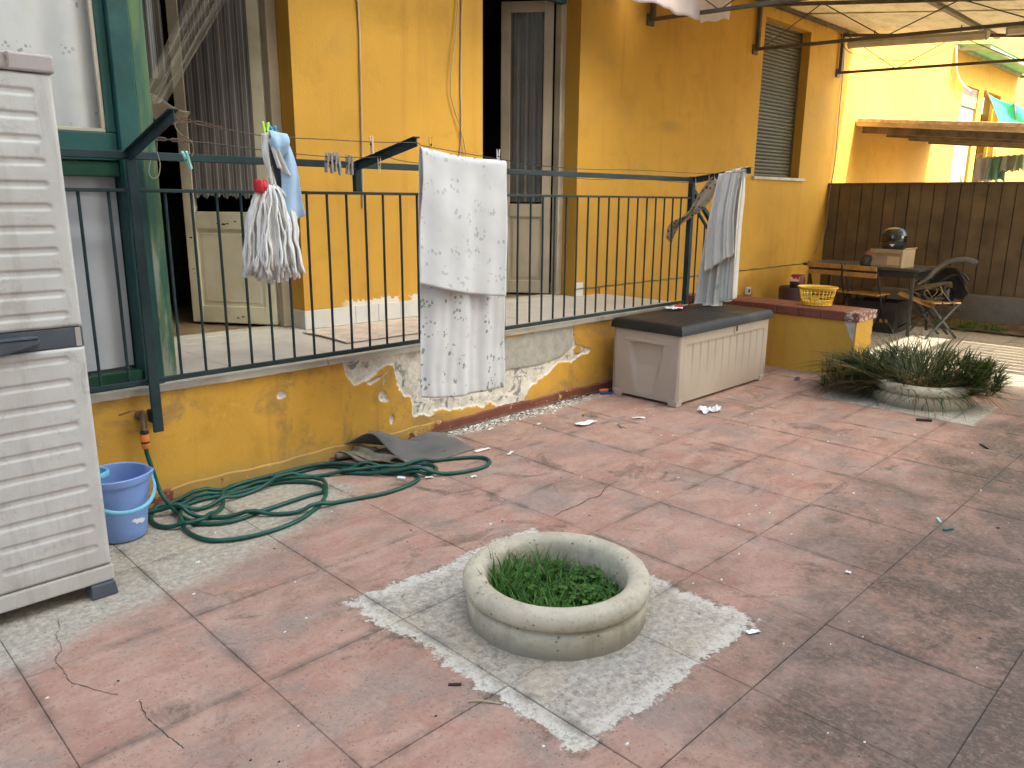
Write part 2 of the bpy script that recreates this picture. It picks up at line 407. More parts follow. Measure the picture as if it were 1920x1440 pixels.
def mat_glass(name='window_glass', tint=(1,1,1), refl=.5):
    nb = NB(name); g = nb.n('BsdfGlossy'); g.inputs['Roughness'].default_value = .03; g.inputs[0].default_value = (.9,.9,.9,1)
    t = nb.n('BsdfTransparent'); t.inputs[0].default_value = (*tint, 1)
    lw = nb.n('LayerWeight'); lw.inputs[0].default_value = .25
    f = nb.m('MULTIPLY', E(nb, lw.outputs['Fresnel']), refl); x = nb.n('MixShader'); nb.setin(x.inputs[0], f)
    nb.t.links.new(t.outputs[0], x.inputs[1]); nb.t.links.new(g.outputs[0], x.inputs[2]); nb.t.links.new(x.outputs[0], nb.o.inputs[0]); return nb.mat
M_glass = mat_glass()
def mat_resin():
    nb = NB('grey_resin'); p = nb.pos(); x, y, z = nb.sep(p)
    s = nb.noise(nb.scale(p, (16, 16, 1.6)), 1, 6, .7); b = nb.noise(p, 5, 7, .75); f = nb.noise(p, 130, 3)
    c = nb.mix(nb.sm(b, .3, .7), (.50,.49,.47), (.575,.565,.54))
    c = nb.mix(nb.sm(s, .50, .68)*.55, c, (.35,.325,.30)); c = nb.mix(nb.sm(nb.noise(p, 8, 8, .8, .6), .53, .64)*.6, c, (.33,.30,.275)); c = nb.mix(nb.sm(nb.noise(p, 2.2, 3), .45, .62)*.3, c, (.42,.395,.36))
    c = nb.mix(nb.sm(nb.noise(nb.scale(p, (4, 4, 40)), 1, 5, .7), .60, .66)*.3, c, (.66,.65,.63))
    g = nb.m('PINGPONG', z, .5); c = nb.mix(nb.sm(z+(b-.5)*.25, .30, .06)*.35, c, (.40,.35,.29))
    return nb.bsdf(c, .52, f, .1, .003, spec=.35)
M_resin = mat_resin()
M_resincap = plain('taupe_resin', (.40,.36,.35), .5, .08, 3, .08, 120, dirt=(.25,.22,.2), dsc=6, damt=.5)
M_resind = plain('slate_plastic', (.075,.085,.105), .45, .12, 4, .08, 120, dirt=(.14,.15,.16), dsc=8, damt=.4)
M_taupe = plain('taupe_deck_box_resin', (.415,.345,.28), .5, .05, 2, .12, 200, dirt=(.34,.29,.24), dsc=3, damt=.4)
M_lid = plain('espresso_lid_resin', (.014,.013,.012), .5, .2, 3, .15, 200, dirt=(.085,.07,.055), dsc=3, damt=.5)
M_blue = plain('cornflower_plastic', (.20,.31,.62), .35, .06, 3, .05, 100, dirt=(.25,.36,.64), dsc=5, damt=.4)
M_lblue = plain('aqua_plastic', (.16,.45,.62), .35, .06, 3, .05, 100)
M_white = plain('white_residue', (.72,.72,.70), .8, .1)
M_hose = plain('green_hose_rubber', (.006,.068,.052), .38, .25, 8, .1, 150, dirt=(.03,.08,.06), dsc=14, damt=.5)
M_brass = plain('weathered_brass', (.26,.20,.14), .4, .3, 20, .1, 60, .8)
M_rust = plain('rusty_steel', (.17,.095,.06), .7, .3, 20, .2, 60, .3)
M_orange = plain('orange_plastic', (.75,.20,.03), .4, .08)
M_black = plain('black_rubber', (.02,.02,.02), .6, .3)
M_tarp = plain('grey_felt_sheet', (.165,.152,.14), .8, .1, 6, .2, 150)
M_tarpd = plain('stained_felt_underside', (.21,.18,.145), .9, .3, 9, .3, 90, dirt=(.10,.08,.06), dsc=12, damt=.8)
M_steel = plain('steel_wire', (.05,.045,.04), .5, .2, 30, .1, 60, .6)
M_iron = plain('canopy_steel_paint', (.085,.072,.052), .6, .25, 6, .2, 60, dirt=(.14,.085,.045), dsc=7, damt=.6)
M_paper = plain('white_paper', (.78,.78,.80), .8, .05, 20, .2, 60)
M_chip = plain('plaster_chip', (.70,.68,.63), .9, .1, 20, .2, 60)
M_soil = plain('dark_soil', (.045,.035,.026), .95, .4, 20, .6, 60)
M_woodpeg = plain('new_peg_wood', (.60,.44,.27), .6, .15, 40, .2, 100)
M_oldpeg = plain('weathered_peg_wood', (.30,.27,.24), .75, .3, 40, .3, 100, rv=.35)
M_lime = plain('lime_plastic', (.50,.68,.10), .35, .05)
M_sky = plain('sky_blue_plastic', (.03,.34,.62), .35, .05)
M_teal = plain('pale_teal_plastic', (.28,.60,.58), .4, .05)
M_yellowp = plain('yellow_plastic', (.80,.50,.05), .4, .06)
M_whitep = plain('white_plastic', (.72,.70,.68), .4, .06)
M_redp = plain('red_plastic', (.50,.015,.025), .35, .08)
def mat_print(name, base, kind, transl=.18):
    nb = NB(name); u = nb.uv(); x, y, z = nb.sep(u)
    f = nb.noise(u, 260, 2); wv = nb.noise(u, 9, 3)
    c = nb.mix(nb.sm(wv, .35, .7), base, mul(base, .94))
    if kind == 'sprig':
        q = nb.scale(u, (1, 1, 1)); d = nb.vor(q, 11, rand=.7); near = nb.sm(d, .47, .42)
        d2 = nb.vor(nb.comb(x*1.35+y*.3, y-x*.25, z), 33, rand=1.0); leaf = nb.sm(d2, .42, .33)*near*nb.sm(nb.noise(u, 24, 2), .38, .46)
        front = nb.attr('fade')
        c = nb.mix(leaf*(.85-.42*front), c, (.22,.27,.23))
        fl = nb.sm(nb.vor(nb.comb(x+.031, y+.017, z), 11, rand=.7), .11, .07)
        c = nb.mix(fl*(.8-.4*front), c, (.62,.50,.17))
    elif kind == 'faint':
        d2 = nb.vor(u, 40, rand=.95); d = nb.vor(u, 7, rand=.9)
        c = nb.mix(nb.sm(d2, .34, .26)*nb.sm(d, .42, .3)*.8, c, (.36,.40,.43))
    elif kind == 'greenflower':
        d = nb.noise(u, 9, 5, .7); d2 = nb.noise(u, 3.4, 2); c = nb.mix(nb.sm(d2, .60, .68)*nb.sm(d, .46, .56)*.6, c, (.14,.34,.24))
        c = nb.mix(nb.sm(nb.noise(u, 5, 5, .7), .56, .72)*.35, c, mul(base, .66))
    elif kind == 'scarf':
        d = nb.vor(u, 26); c = nb.mix(nb.sm(d, .5, .2), c, (.14,.09,.05)); c = nb.mix(nb.sm(nb.noise(u, 30, 4), .5, .6), c, (.52,.42,.30))
    return nb.bsdf(c, .9, f, .25, .002, spec=.15, transl=transl)
M_print = mat_print('sprigged_white_cotton', (.74,.735,.74), 'sprig')
M_faint = mat_print('patterned_white_voile', (.84,.85,.85), 'faint', .15)
M_grcl = mat_print('grey_green_flower_cloth', (.70,.655,.59), 'greenflower', .1)
M_scarf = mat_print('brown_patterned_cloth', (.50,.40,.29), 'scarf', .15)
M_pink = plain('pale_pink_cotton', (.74,.66,.68), .9, .06, 5, .15, 200, transl=.3)
M_ltblue = plain('pale_blue_microfibre', (.36,.51,.68), .95, .08, 12, .25, 250)
M_mop = plain('white_mop_cotton', (.68,.665,.65), .95, .1, 14, .35, 160, dirt=(.58,.53,.49), dsc=11, damt=.5)
M_slatecl = plain('slate_cloth', (.07,.09,.11), .9, .1)
M_lav = plain('lavender_grey_cloth', (.58,.60,.64), .8, .06, 4, .1, 100, transl=.1)
M_mat = plain('beige_woven_mat', (.52,.42,.34), .95, .15, 10, .3, 150, dirt=(.33,.25,.2), dsc=25, damt=.5)
def mat_stripevoile():
    nb = NB('grey_pinstripe_voile'); u = nb.uv(); x, y, z = nb.sep(u)
    f = nb.m('FRACT', x*28.0); ln = nb.sm(nb.ab(f-.5), .37, .44)
    n = nb.noise(u, 4, 3)
    c = nb.mix(ln*.9, nb.mix(nb.sm(n, .3, .7), (.18,.175,.18), (.23,.225,.23)), (.50,.49,.48))
    return nb.bsdf(c, .9, ln, .1, .002, spec=.1, transl=.12)
M_voile = mat_stripevoile()
M_tulle = plain('cream_tulle', (.30,.285,.24), .95, .1, 6, .1, 90, transl=.3)
M_dcurt = plain('grey_room_curtain', (.17,.165,.16), .9, .1, 4, .1, 100)

# ================================================================== SETTING
gm = MB(); gm.box(-60, 80, -60, 60, -.5, -.03); struct(gm.build('ground', M_ground))
pf = MB(); pf.box(-.95, 11.0, -1.35, 3.80, -.029, -.0065); floor = struct(pf.build('patio_floor', M_joint))
tm = MB(); a, b_ = .5425/2-.0012, .5505/2-.0012; ch = .0022
tm.add([(-a,-b_,-.02),(a,-b_,-.02),(a,b_,-.02),(-a,b_,-.02),(-a,-b_,-ch),(a,-b_,-ch),(a,b_,-ch),(-a,b_,-ch),
        (-a+ch,-b_+ch,0),(a-ch,-b_+ch,0),(a-ch,b_-ch,0),(-a+ch,b_-ch,0)],
       [(0,1,5,4),(1,2,6,5),(2,3,7,6),(3,0,4,7),(4,5,9,8),(5,6,10,9),(6,7,11,10),(7,4,8,11),(8,9,10,11)])
tme = tm.mesh('paving_tile'); tme.materials.append(M_floor)
for i in range(-2, 20):
    for j in range(-3, 6):
        o = link(bpy.data.objects.new('paving_tile', tme)); o.parent = floor
        o.location = (.44+.5425*(i+.5), .43+.5505*(j+.5), random.uniform(-.0012, .0008))
        o.rotation_euler = (random.uniform(-.0016, .0016), random.uniform(-.0016, .0016), random.uniform(-.0012, .0012))

# ---- terrace wall with coping, floor tiles
terr = empty('terrace_wall', (0, 3.785, 0), 'yellow plastered terrace wall with peeling grey patch and red baseboard', 'wall')
nx, nz = 1020, 84; X0, X1, Z0, Z1 = -1.2, 5.95, -.01, .575
gx, gz = np.meshgrid(np.linspace(X0, X1, nx+1), np.linspace(Z0, Z1, nz+1))
n_a = (vnoise(gx, gz, 3, 5, 7)-.5)*.10; n_b = (vnoise(gx, gz, 5, 4, 30)-.5)*.030; nn = n_a+n_b
peel = sdf_poly(gx, gz, [(2.762,.494),(2.779,.383),(2.805,.293),(2.878,.239),(2.91,.18),(3.005,.151),(3.231,.119),(3.374,.108),(3.55,.085),(3.73,.072),(3.9,.088),(3.98,.15),(4.06,.206),(4.235,.262),(4.449,.28),(4.575,.308),(4.705,.335),(4.636,.39),(4.475,.423),(4.433,.58),(2.77,.60)])+nn
peel = np.minimum(peel, sdf_poly(gx, gz, [(2.40,.60),(2.419,.506),(2.47,.44),(2.604,.461),(2.70,.50),(2.783,.511),(2.80,.60)])+nn*.7)
peel = np.minimum(peel, sdf_poly(gx, gz, [(2.56,.425),(2.62,.440),(2.72,.475),(2.71,.462),(2.63,.425),(2.58,.412)])+nn*.15)
for cx, cz, r1, r2 in ((1.999,.444,.030,.028),(2.669,.322,.028,.030),(2.70,.295,.022,.014),(2.731,.162,.018,.034),(2.06,.513,.022,.008),(2.685,.41,.010,.03),(2.78,.42,.01,.01),(4.52,.37,.0,.0)):
    if r1: peel = np.minimum(peel, (np.hypot((gx-cx)/r1, (gz-cz)/r2)-1)*min(r1, r2)+nn*.25)
peel = np.where((gx-4.50)**2/.045**2+(gz-.372)**2/.03**2 < 1+nn*9, .03, peel)
cem = sdf_poly(gx, gz, [(3.66,.60),(4.433,.60),(4.445,.413),(4.323,.347),(4.058,.312),(3.70,.33)])+n_b*.6
cemf = np.clip(.5-cem/.008, 0, 1); cemf *= (gx < 4.47)
und = (vnoise(gx, gz, 11, 3, 1.3)-.5)*.010+(vnoise(gx, gz, 13, 4, 9)-.5)*.004
rel = np.clip(-peel/.005, 0, 1)*(.009+.009*np.clip(vnoise(gx, gz, 21, 5, 9)-.45, 0, 1)*3)*(1-cemf)
yy = und+rel+cemf*.001
vs = np.stack([gx, yy, gz], -1).reshape(-1, 3); ids = np.arange((nx+1)*(nz+1)).reshape(nz+1, nx+1)
fs = np.stack([ids[:-1,:-1], ids[:-1,1:], ids[1:,1:], ids[1:,:-1]], -1).reshape(-1, 4)
me = bpy.data.meshes.new('plaster_face'); me.from_pydata(vs.tolist(), [], fs.tolist())
for nm, arr in (('peel', peel), ('cement', cemf)):
    at = me.attributes.new(nm, 'FLOAT', 'POINT'); at.data.foreach_set('value', arr.ravel().astype(np.float32))
me.materials.append(M_low); o = link(bpy.data.objects.new('plaster_face', me)); o.parent = terr
me.polygons.foreach_set('use_smooth', [True]*len(me.polygons))
m = MB(); m.box(-1.2, 5.935, .03, .95, 0, .575); m.box(5.936, 5.952, .03, .95, 0, .575); m.build('wall_core', M_wall, terr)
bb = MB()
segs = np.linspace(-1.2, 5.95, 144)
def bbv(u, v): 
    x = -1.2+7.15*u; wv = .003*math.sin(x*9)+.002*math.sin(x*31)
    return [(x, -.001, .0), (x, -.012+wv*.5, .002), (x, -.012+wv*.5, .062+wv*1.5+.012*(x < 3.1)), (x, -.004, .070+wv*1.5+.012*(x < 3.1)), (x, .012, .074+wv)][v]
V = [bbv(i/143, k) for i in range(144) for k in range(5)]
bb.add(V, [(i*5+k, (i+1)*5+k, (i+1)*5+k+1, i*5+k+1) for i in range(143) for k in range(4)])
sm_angle(bb.build('baseboard', M_base, terr), 30)
for a, b in ((-1.2, 1.03), (1.034, 2.281), (2.285, 3.42), (3.424, 4.662), (4.666, 5.97)):
    m = MB(); nseg = 26; hh = []
    for i in range(nseg+1):
        x = a+(b-a)*i/nseg; j = random.uniform(0, 1)**4*.016
        hh.append([(x, -.028+j, .576+random.uniform(0,.004)), (x, -.026+j*.4, .606), (x, -.020, .6115), (x, .165, .6115), (x, .165, .576)])
    V = [p for h in hh for p in h]
    m.add(V, [(i*5+k, (i+1)*5+k, (i+1)*5+(k+1) % 5, i*5+(k+1) % 5) for i in range(nseg) for k in range(5)]+[(0,1,2,3,4), tuple(nseg*5+k for k in (4,3,2,1,0))])
    sm_angle(m.build('coping_stone', M_coping, terr), 30)
t1 = MB(); t1.box(-.1485, .1485, -.1635, .1635, -.01, 0); tmesh = t1.mesh('floor_tile'); tmesh.materials.append(M_tile)
m = MB(); m.box(-1.2, 5.95, .166, .95, .577, .6005); m.build('tile_bed', M_joint, terr)
for i in range(16):
    for j in range(3):
        o = link(bpy.data.objects.new('floor_tile', tmesh)); o.parent = terr
        o.location = (1.36+.3*i, .333+.3285*j-.002, .6035+random.uniform(-.0006,.0006)); 

# ---- the yellow house
YF = 4.78
house = empty('yellow_house', (0, YF, 0), 'ochre yellow house front with two cream french doors and a roller shutter window', 'house')
D1 = (1.55, 2.74); D2 = (4.42, 5.60); W1 = (8.88, 10.07); DT = 3.3
m = MB(); T = .3; TOP = 6.8
def wbox(x0, x1, z0, z1): m.box(x0, x1, 0, T, z0, z1)
wbox(-6, D1[0], 0, TOP); wbox(D1[0], D1[1], DT, TOP); wbox(D1[0], D1[1], 0, .6); wbox(D1[1], D2[0], 0, TOP)
wbox(D2[0], D2[1], DT, TOP); wbox(D2[0], D2[1], 0, .6); wbox(D2[1], W1[0], 0, TOP); wbox(W1[0], W1[1], 0, 1.8); wbox(W1[0], W1[1], 3.58, TOP)
NB1 = (16.3, 17.3); NB2 = (17.62, 18.8)
wbox(W1[1], NB1[0], 0, TOP); wbox(NB1[0], NB1[1], 0, .4); wbox(NB1[0], NB1[1], 3.6, TOP); wbox(NB1[1], NB2[0], 0, TOP)
wbox(NB2[0], NB2[1], 3.62, TOP); wbox(NB2[0], NB2[1], 0, .4); wbox(NB2[1], 30, 0, TOP)
m.build('wall', M_wall, house)
# projecting plinth band below the window line, right of the terrace
m = MB(); m.box(5.97, 11.0, -.022, -.001, 0, .66); m.build('plinth', M_wall, house, bevel=.006)
m = MB(); m.tube([(5.62+.1*i, -.012, .672+.004*math.sin(i*1.7)) for i in range(54)], .007, 6); m.build('cable_run', plain('grimy_cable', (.16,.11,.05), .7, .3), house)
# balcony slab overhead (out of frame) shading the terrace
m = MB(); m.box(-6, 6.3, -.85, -.002, 3.76, 3.94); m.build('balcony_slab', M_wall, house, bevel=.01)
# interior
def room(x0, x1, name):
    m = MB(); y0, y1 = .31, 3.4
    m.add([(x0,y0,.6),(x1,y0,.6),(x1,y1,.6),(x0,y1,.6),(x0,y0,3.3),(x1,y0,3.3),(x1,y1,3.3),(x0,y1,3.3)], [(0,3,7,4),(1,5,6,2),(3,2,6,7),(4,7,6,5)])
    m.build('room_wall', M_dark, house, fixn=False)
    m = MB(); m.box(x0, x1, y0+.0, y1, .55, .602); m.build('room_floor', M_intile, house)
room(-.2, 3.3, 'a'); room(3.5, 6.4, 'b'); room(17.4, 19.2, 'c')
for d in (D1, D2):
    m = MB(); m.box(d[0], d[1], .165, .30, .6, .6105); m.build('threshold', M_coping, house, bevel=.003)
    m = MB(); m.box(d[0], d[1], .0, .1645, .6, .606); m.build('reveal_floor', M_tile, house)
def frame(d, mat):
    m = MB(); m.box(d[1]-.075, d[1]-.002, .16, .235, .611, DT-.003); m.build('door_frame', mat, house, bevel=.006)
    m = MB(); m.box(d[0]+.002, d[0]+.06, .16, .235, .611, DT-.003); m.build('door_frame', mat, house, bevel=.006)
    m = MB(); m.box(d[0]+.061, d[1]-.076, .16, .235, DT-.08, DT-.003); m.build('door_frame', mat, house, bevel=.006)
frame(D1, M_cream2); frame(D2, M_cream2)
def leaf(hx, hy, wid, ang, mat, gz0, lab):
    """french door leaf, hinge at local origin, leaf runs along local -x"""
    d = empty('door', (hx, hy-YF, .62)); d.parent = house; d.rotation_euler = (0, 0, -R(ang)); d['label'] = lab
    h = 2.60; st = .085
    def part(n, bx_, mt, bev=.005):
        m = MB(); m.box(*bx_); return m.build(n, mt, d, bevel=bev)
    part('stile', (-st, 0, -.02, .02, 0, h), mat); part('stile', (-wid, -wid+st, -.02, .02, 0, h), mat)
    for z0, z1 in ((0, .12), (gz0-.12, gz0), (h-.09, h)): part('rail', (-wid+st+.001, -st-.001, -.0195, .0195, z0, z1), mat)
    part('door_panel', (-wid+st+.001, -st-.001, -.006, .006, .121, gz0-.121), mat, 0)
    m = MB(); x0, x1, z0, z1 = -wid+st, -st, .12, gz0-.12
    for q in ((x0+.03, x1-.03, -.012, -.0062, z0+.03, z1-.03),): m.box(*q)
    m.build('raised_field', mat, d, bevel=.012)
    part('pane', (-wid+st, -st, -.003, .003, gz0+.001, h-.091), M_glass, 0)
    return d
d1 = leaf(2.665, 5.02, .66, 56, M_cream, .78, 'cream door leaf standing half open inward with dark chips in its paint')
d2 = leaf(5.52, 5.03, .475, 52, M_cream2, .84, 'beige door leaf standing half open inward')
# paint chips on leaf 1
m = MB()
for (x, z, r) in ((-.40,.70,.010),(-.36,.695,.012),(-.33,.70,.009),(-.27,.715,.008),(-.30,.04,.008),(-.26,.05,.009),(-.62,.60,.010),(-.62,.38,.006),(-.615,.35,.005)):
    m.lathe([(0,0),(r,.0)], 7, (0,0,0)); n = len(m.v)
    for k in range(n-14, n): vx = m.v[k]; m.v[k] = (x+vx[0]*1.4, -.0222, z+vx[1]*.6*(.7+.6*((k*7) % 5)/5))
m.build('paint_chip', M_darkwood, d1)
# skirting tiles on the pillar between the doors
k = 0
for x in np.arange(2.742, 4.4, .203):
    m = MB(); m.box(x, min(x+.2, 4.418), -.012, -.001, .605, .735); m.build('skirting_tile', M_skirt, house, bevel=.003)
m = MB(); m.box(2.732, 2.741, -.012, .15, .605, .735); m.build('skirting_tile', M_skirt, house, bevel=.002)
for a, b in ((5.6, 5.72),): 
    m = MB(); m.box(a, b, -.012, -.001, .605, .735); m.build('skirting_tile', M_skirt, house, bevel=.003)
# roller shutter window
def window(x0, x1, z0, z1, mat, pitch, rec, lab, n='window'):
    wd = empty(n, (0, 0, 0)); wd.parent = house; wd['label'] = lab
    sl = MB(); q = pitch
    V = [(x, y, z) for x in (x0+.02, x1-.02) for (y, z) in ((rec+.004, 0), (rec-.006, q*.25), (rec-.008, q*.55), (rec-.002, q*.86), (rec+.006, q*.96))]
    sl.add(V, [(i, i+5, i+6, i+1) for i in range(4)]); sme = sl.mesh('slat'); sme.materials.append(mat); sme.polygons.foreach_set('use_smooth', [True]*4)
    k = z0
    while k < z1:
        o = link(bpy.data.objects.new('slat', sme)); o.parent = wd; o.location = (0, 0, k); k += pitch
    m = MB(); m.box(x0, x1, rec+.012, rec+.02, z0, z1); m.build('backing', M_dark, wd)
    for a, b in ((x0+.001, x0+.03), (x1-.03, x1-.001)):
        m = MB(); m.box(a, b, rec-.02, rec+.01, z0+.001, z1-.001); m.build('guide_rail', mat, wd, bevel=.003)
    return wd
M_shut = plain('olive_shutter', (.085,.072,.038), .55, .12, 4, .1, 60)
wn = window(W1[0], W1[1], 1.8, 3.58, M_shut, .043, .13, 'closed olive roller shutter window')
m = MB(); m.box(W1[0]-.05, W1[1]+.14, -.035, .11, 1.762, 1.798); m.build('sill', M_coping, wn, bevel=.004)
# shutter box foot over door 2
m = MB(); m.box(D2[1]-.42, D2[1]-.08, .10, .158, 3.17, 3.29); m.build('shutter_box', M_greenw, house, bevel=.005)
# neighbour openings
def mat_net():
    return plain('pale_net_screen', (.24,.23,.21), .9, .1, 3, .1, 50)
m = MB(); m.box(NB1[0], NB1[1], .05, .09, .41, 3.59); m.build('screened_opening', mat_net(), house)
m = MB(); m.box(NB1[0]+.0, NB1[1], .03, .049, 2.86, 2.94); m.build('screen_bar', M_whitep, house)
m = MB(); m.box(NB1[0], NB1[1], .02, .048, 3.25, 3.59); m.build('screen_head', plain('grey_brown_blind', (.20,.15,.10)), house)
m = MB(); m.box(NB2[1]-.06, NB2[1], .1, .16, .4, 3.6); m.build('opening_post', M_yellowp, house)
# wall cables
def cable(pts, r, mat, lab, n='wall_cable'):
    m = MB(); m.tube(smoothpath(pts, 8), r, 6); return tag(sm_angle(m.build(n, mat), 60), lab, 'cable')
M_cab = plain('dirty_cable_sheath', (.42,.33,.20), .6, .1); M_cab2 = plain('grey_cable_sheath', (.38,.31,.24), .6, .1)
cable([(3.20,4.772,3.70),(3.26,4.772,2.8),(3.262,4.772,2.4),(3.252,4.772,1.84),(3.243,4.772,1.43)], .008, M_cab, 'ochre cable running straight down the pillar between the doors')
cable([(4.20,4.772,3.70),(4.195,4.772,2.96),(4.18,4.772,2.43),(4.182,4.772,2.0),(4.155,4.772,1.75),(4.15,4.772,1.3)], .006, M_cab2, 'grey cable hanging down the wall beside the right door')
cable([(4.19,4.765,3.70),(4.15,4.76,2.95),(4.065,4.755,2.38),(4.09,4.76,2.2),(4.16,4.755,2.04),(4.215,4.76,1.86),(4.24,4.76,1.6)], .0045, M_cab, 'thin loose cream wire bowing out beside the grey cable')
cable([(11.05,4.772,3.68),(11.08,4.765,3.2),(11.06,4.75,2.6),(11.03,4.73,2.0),(11.0,4.75,1.6),(10.97,4.74,1.2),(10.9,4.75,.95),(10.75,4.772,.78)], .007, M_cab2, 'cable dangling down the house corner beside the brown fence')
m = MB(); m.box(8.83, 8.94, -.055, -.023, .37, .46); so = MB()
sk = empty('wall_socket', (0, YF, 0), 'small white outdoor socket low on the yellow wall beyond the deck box', 'socket')
m.build('socket_plate', M_whitep, sk, bevel=.005); so.box(8.865, 8.905, -.058, -.0555, .395, .435); so.build('socket_face', M_black, sk)

# ---- veranda at left (green glazed joinery)
ver = empty('glazed_veranda', (0, 3.85, 0), 'green framed glazed veranda at the left with grey lower panel', 'veranda')
def vp(n, b, mt, bev=.004):
    m = MB(); m.box(*b); return m.build(n, mt, ver, bevel=bev)
vp('post', (1.305, 1.392, -.055, .06, .6125, 3.72), M_greenw); vp('post', (1.396, 1.465, -.035, .075, .6125, 3.72), M_postw, .006)
vp('sash_rail', (-1.2, 1.302, -.02, .04, 1.655, 1.775), M_greenw); vp('sash_rail', (-1.2, 1.302, -.02, .04, 2.95, 3.05), M_greenw)
vp('sash_stile', (1.262, 1.302, -.0205, .0405, 1.777, 2.948), M_greenw)
vp('glazing_bead', (-1.2, 1.261, -.012, .012, 1.7765, 1.792), M_cream2, .002); vp('glazing_bead', (1.247, 1.2612, -.0125, .0125, 1.793, 2.947), M_cream2, .002)
vp('pane', (-1.2, 1.247, .006, .010, 1.793, 2.948), M_glass, 0)
vp('dark_rail', (-1.2, 1.302, -.01, .04, 1.585, 1.652), M_greend); vp('bottom_board', (-1.2, 1.302, -.04, .02, .613, .69), M_greend)
vp('back_wall', (-1.2, 1.3, .55, .58, .6125, 3.7), plain('pale_room_wall', (.55,.55,.56), .9, .05), 0)
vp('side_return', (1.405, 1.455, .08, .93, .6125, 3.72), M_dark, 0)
def folds(x0, x1, z0, z1, y0, amp, nf, seed, lean=0):
    rr = random.Random(seed); ph = [rr.uniform(0, 6.28) for _ in range(4)]
    def fn(u, v):
        x = x0+(x1-x0)*u; z = z1+(z0-z1)*v; t = nf*u*6.283
        y = y0+amp*(math.sin(t+ph[0]+.6*math.sin(v*2+ph[3]))+.5*math.sin(t*1.7+ph[1]+v)+.35*math.sin(t*.43+ph[2]))*(.6+.4*v)
        return (x+lean*v+.3*amp*math.cos(t+ph[2]), y, z)
    return fn
def curtain(name, mat, fn, w, h, lab, nu=120, nv=30, cat='curtain', group=None):
    m = MB(); m.grid(nu, nv, fn, lambda u, v: (u*w, v*h)); return tag(m.build(name, mat, smooth=True, fixn=False), lab, cat, group)
curtain('curtain', M_faint, folds(-1.1, 1.258, 1.70, 3.4, 3.900, .017, 9, 2), 2.9, 1.7, 'sheer white patterned curtain behind the green framed window')
curtain('panel_curtain', M_lav, folds(-1.1, 1.30, .70, 1.60, 3.90, .010, 5, 3), 2.4, .9, 'lavender grey cloth panel filling the veranda below the window')
# curtains at door 1
def leafpt(d, x, y, z):
    a = d.rotation_euler.z; return (d.location.x+x*math.cos(a)-y*math.sin(a), YF+d.location.y+x*math.sin(a)+y*math.cos(a), .62+z)
def fnv(u, v):
    zz = 2.52-(1.64+.012*math.sin(u*40)+.006*math.sin(u*97))*v
    return leafpt(d1, -.575+.49*u, -.012-.004*math.sin(u*38), zz)
curtain('door_voile', M_voile, fnv, .62, 1.7, 'grey pinstripe voile stretched over the glass of the half open cream door', 90, 20)
fo = folds(1.60, 2.06, 2.10, 3.2, 5.13, .02, 7, 5)
def fno(u, v):
    p = fo(u, v); return (p[0], p[1], 3.2-(1.08-.10*u)*v)
curtain('doorway_voile', M_voile, fno, 1.3, 1.1, 'dark pinstripe voile hanging short in the left doorway', 90, 20)
def fnt(u, v):
    x = 2.50-.62*v*(1-.25*u)+.28*u*(1-v); z = 3.2-1.12*v-.03*math.sin(u*3); y = 5.09+.02*math.sin(u*22+v*4)-.05*v
    return (x, y, z)
m = MB(); m.grid(30, 24, fnt, lambda u, v: (u*.4, v*1.2)); 
nbt = NB('sheer_tulle'); up_ = nbt.uv(); M_sheer = nbt.bsdf((.62,.59,.50), .95, spec=.1, transl=.3, alpha=nbt.sm(nbt.noise(nbt.scale(up_, (30, 2, 1)), 1, 3), .3, .7)*.22+.22)
tag(m.build('tulle_drape', M_sheer, smooth=True, fixn=False), 'sheer cream tulle swept aside across the left doorway', 'curtain')
m = MB(); m.grid(14, 10, lambda u, v: (1.70+.52*u, 5.17+.10*v, 2.07+.04*math.sin(u*4)-.24*v*(1-u*.75)-.02*math.sin(u*9)), lambda u, v: (u, v))
tag(m.build('cream_cloth', plain('cream_cotton', (.33,.29,.22), .9, .1), smooth=True, solid=.004), 'cream cloth bundle hanging in the dark left doorway', 'cloth')
def fnd(u, v): return leafpt(d2, -.390+.305*u, .02+.012*math.sin(u*26)+.006*math.sin(u*51), 2.52-1.66*v)
curtain('door_curtain', M_dcurt, fnd, .6, 1.7, 'grey curtain hanging behind the glass of the right door', 80, 12)
# dark furniture inside room 1
fur = empty('sideboard', (2.25, 6.6, .602), 'dark sideboard deep inside the left doorway', 'cabinet')
for q in ((-.9, .6, 0, .4, .05, .9),): 
    m = MB(); m.box(*q); m.build('carcass', M_darkwood, fur, bevel=.01)
for i in range(3):
    m = MB(); m.box(-.88, .58, -.02, -.001, .10+.26*i, .32+.26*i); m.build('drawer_front', plain('navy_drawer', (.03,.033,.05), .4), fur, bevel=.006)

# ================================================================== RAILING
rail = empty('balustrade', (0, 3.74, 0), 'dark green metal balustrade along the terrace edge with washing line arms', 'railing')
def rp(n, fn, parent=rail, bev=.003, mat=None):
    m = MB(); fn(m); return m.build(n, mat or M_rail, parent, bevel=bev)
rp('top_rail', lambda m: m.box(.2, 5.87, -.018, .018, 1.66, 1.695))
rp('middle_rail', lambda m: m.box(.2, 5.865, -.018, .018, 1.518, 1.534))
rp('bottom_rail', lambda m: m.bar((.2, 0, .648), (5.865, 0, .634), .020, .024))
rp('post', lambda m: m.box(1.287, 1.333, -.038, -.0185, .40, 1.658)); rp('post', lambda m: m.box(2.49, 2.53, -.017, .017, 1.535, 1.659))
rp('post', lambda m: m.box(5.87, 5.915, -.022, .022, .612, 1.70))
rp('wall_bracket', lambda m: m.box(1.292, 1.328, -.018, .050, .44, .50))
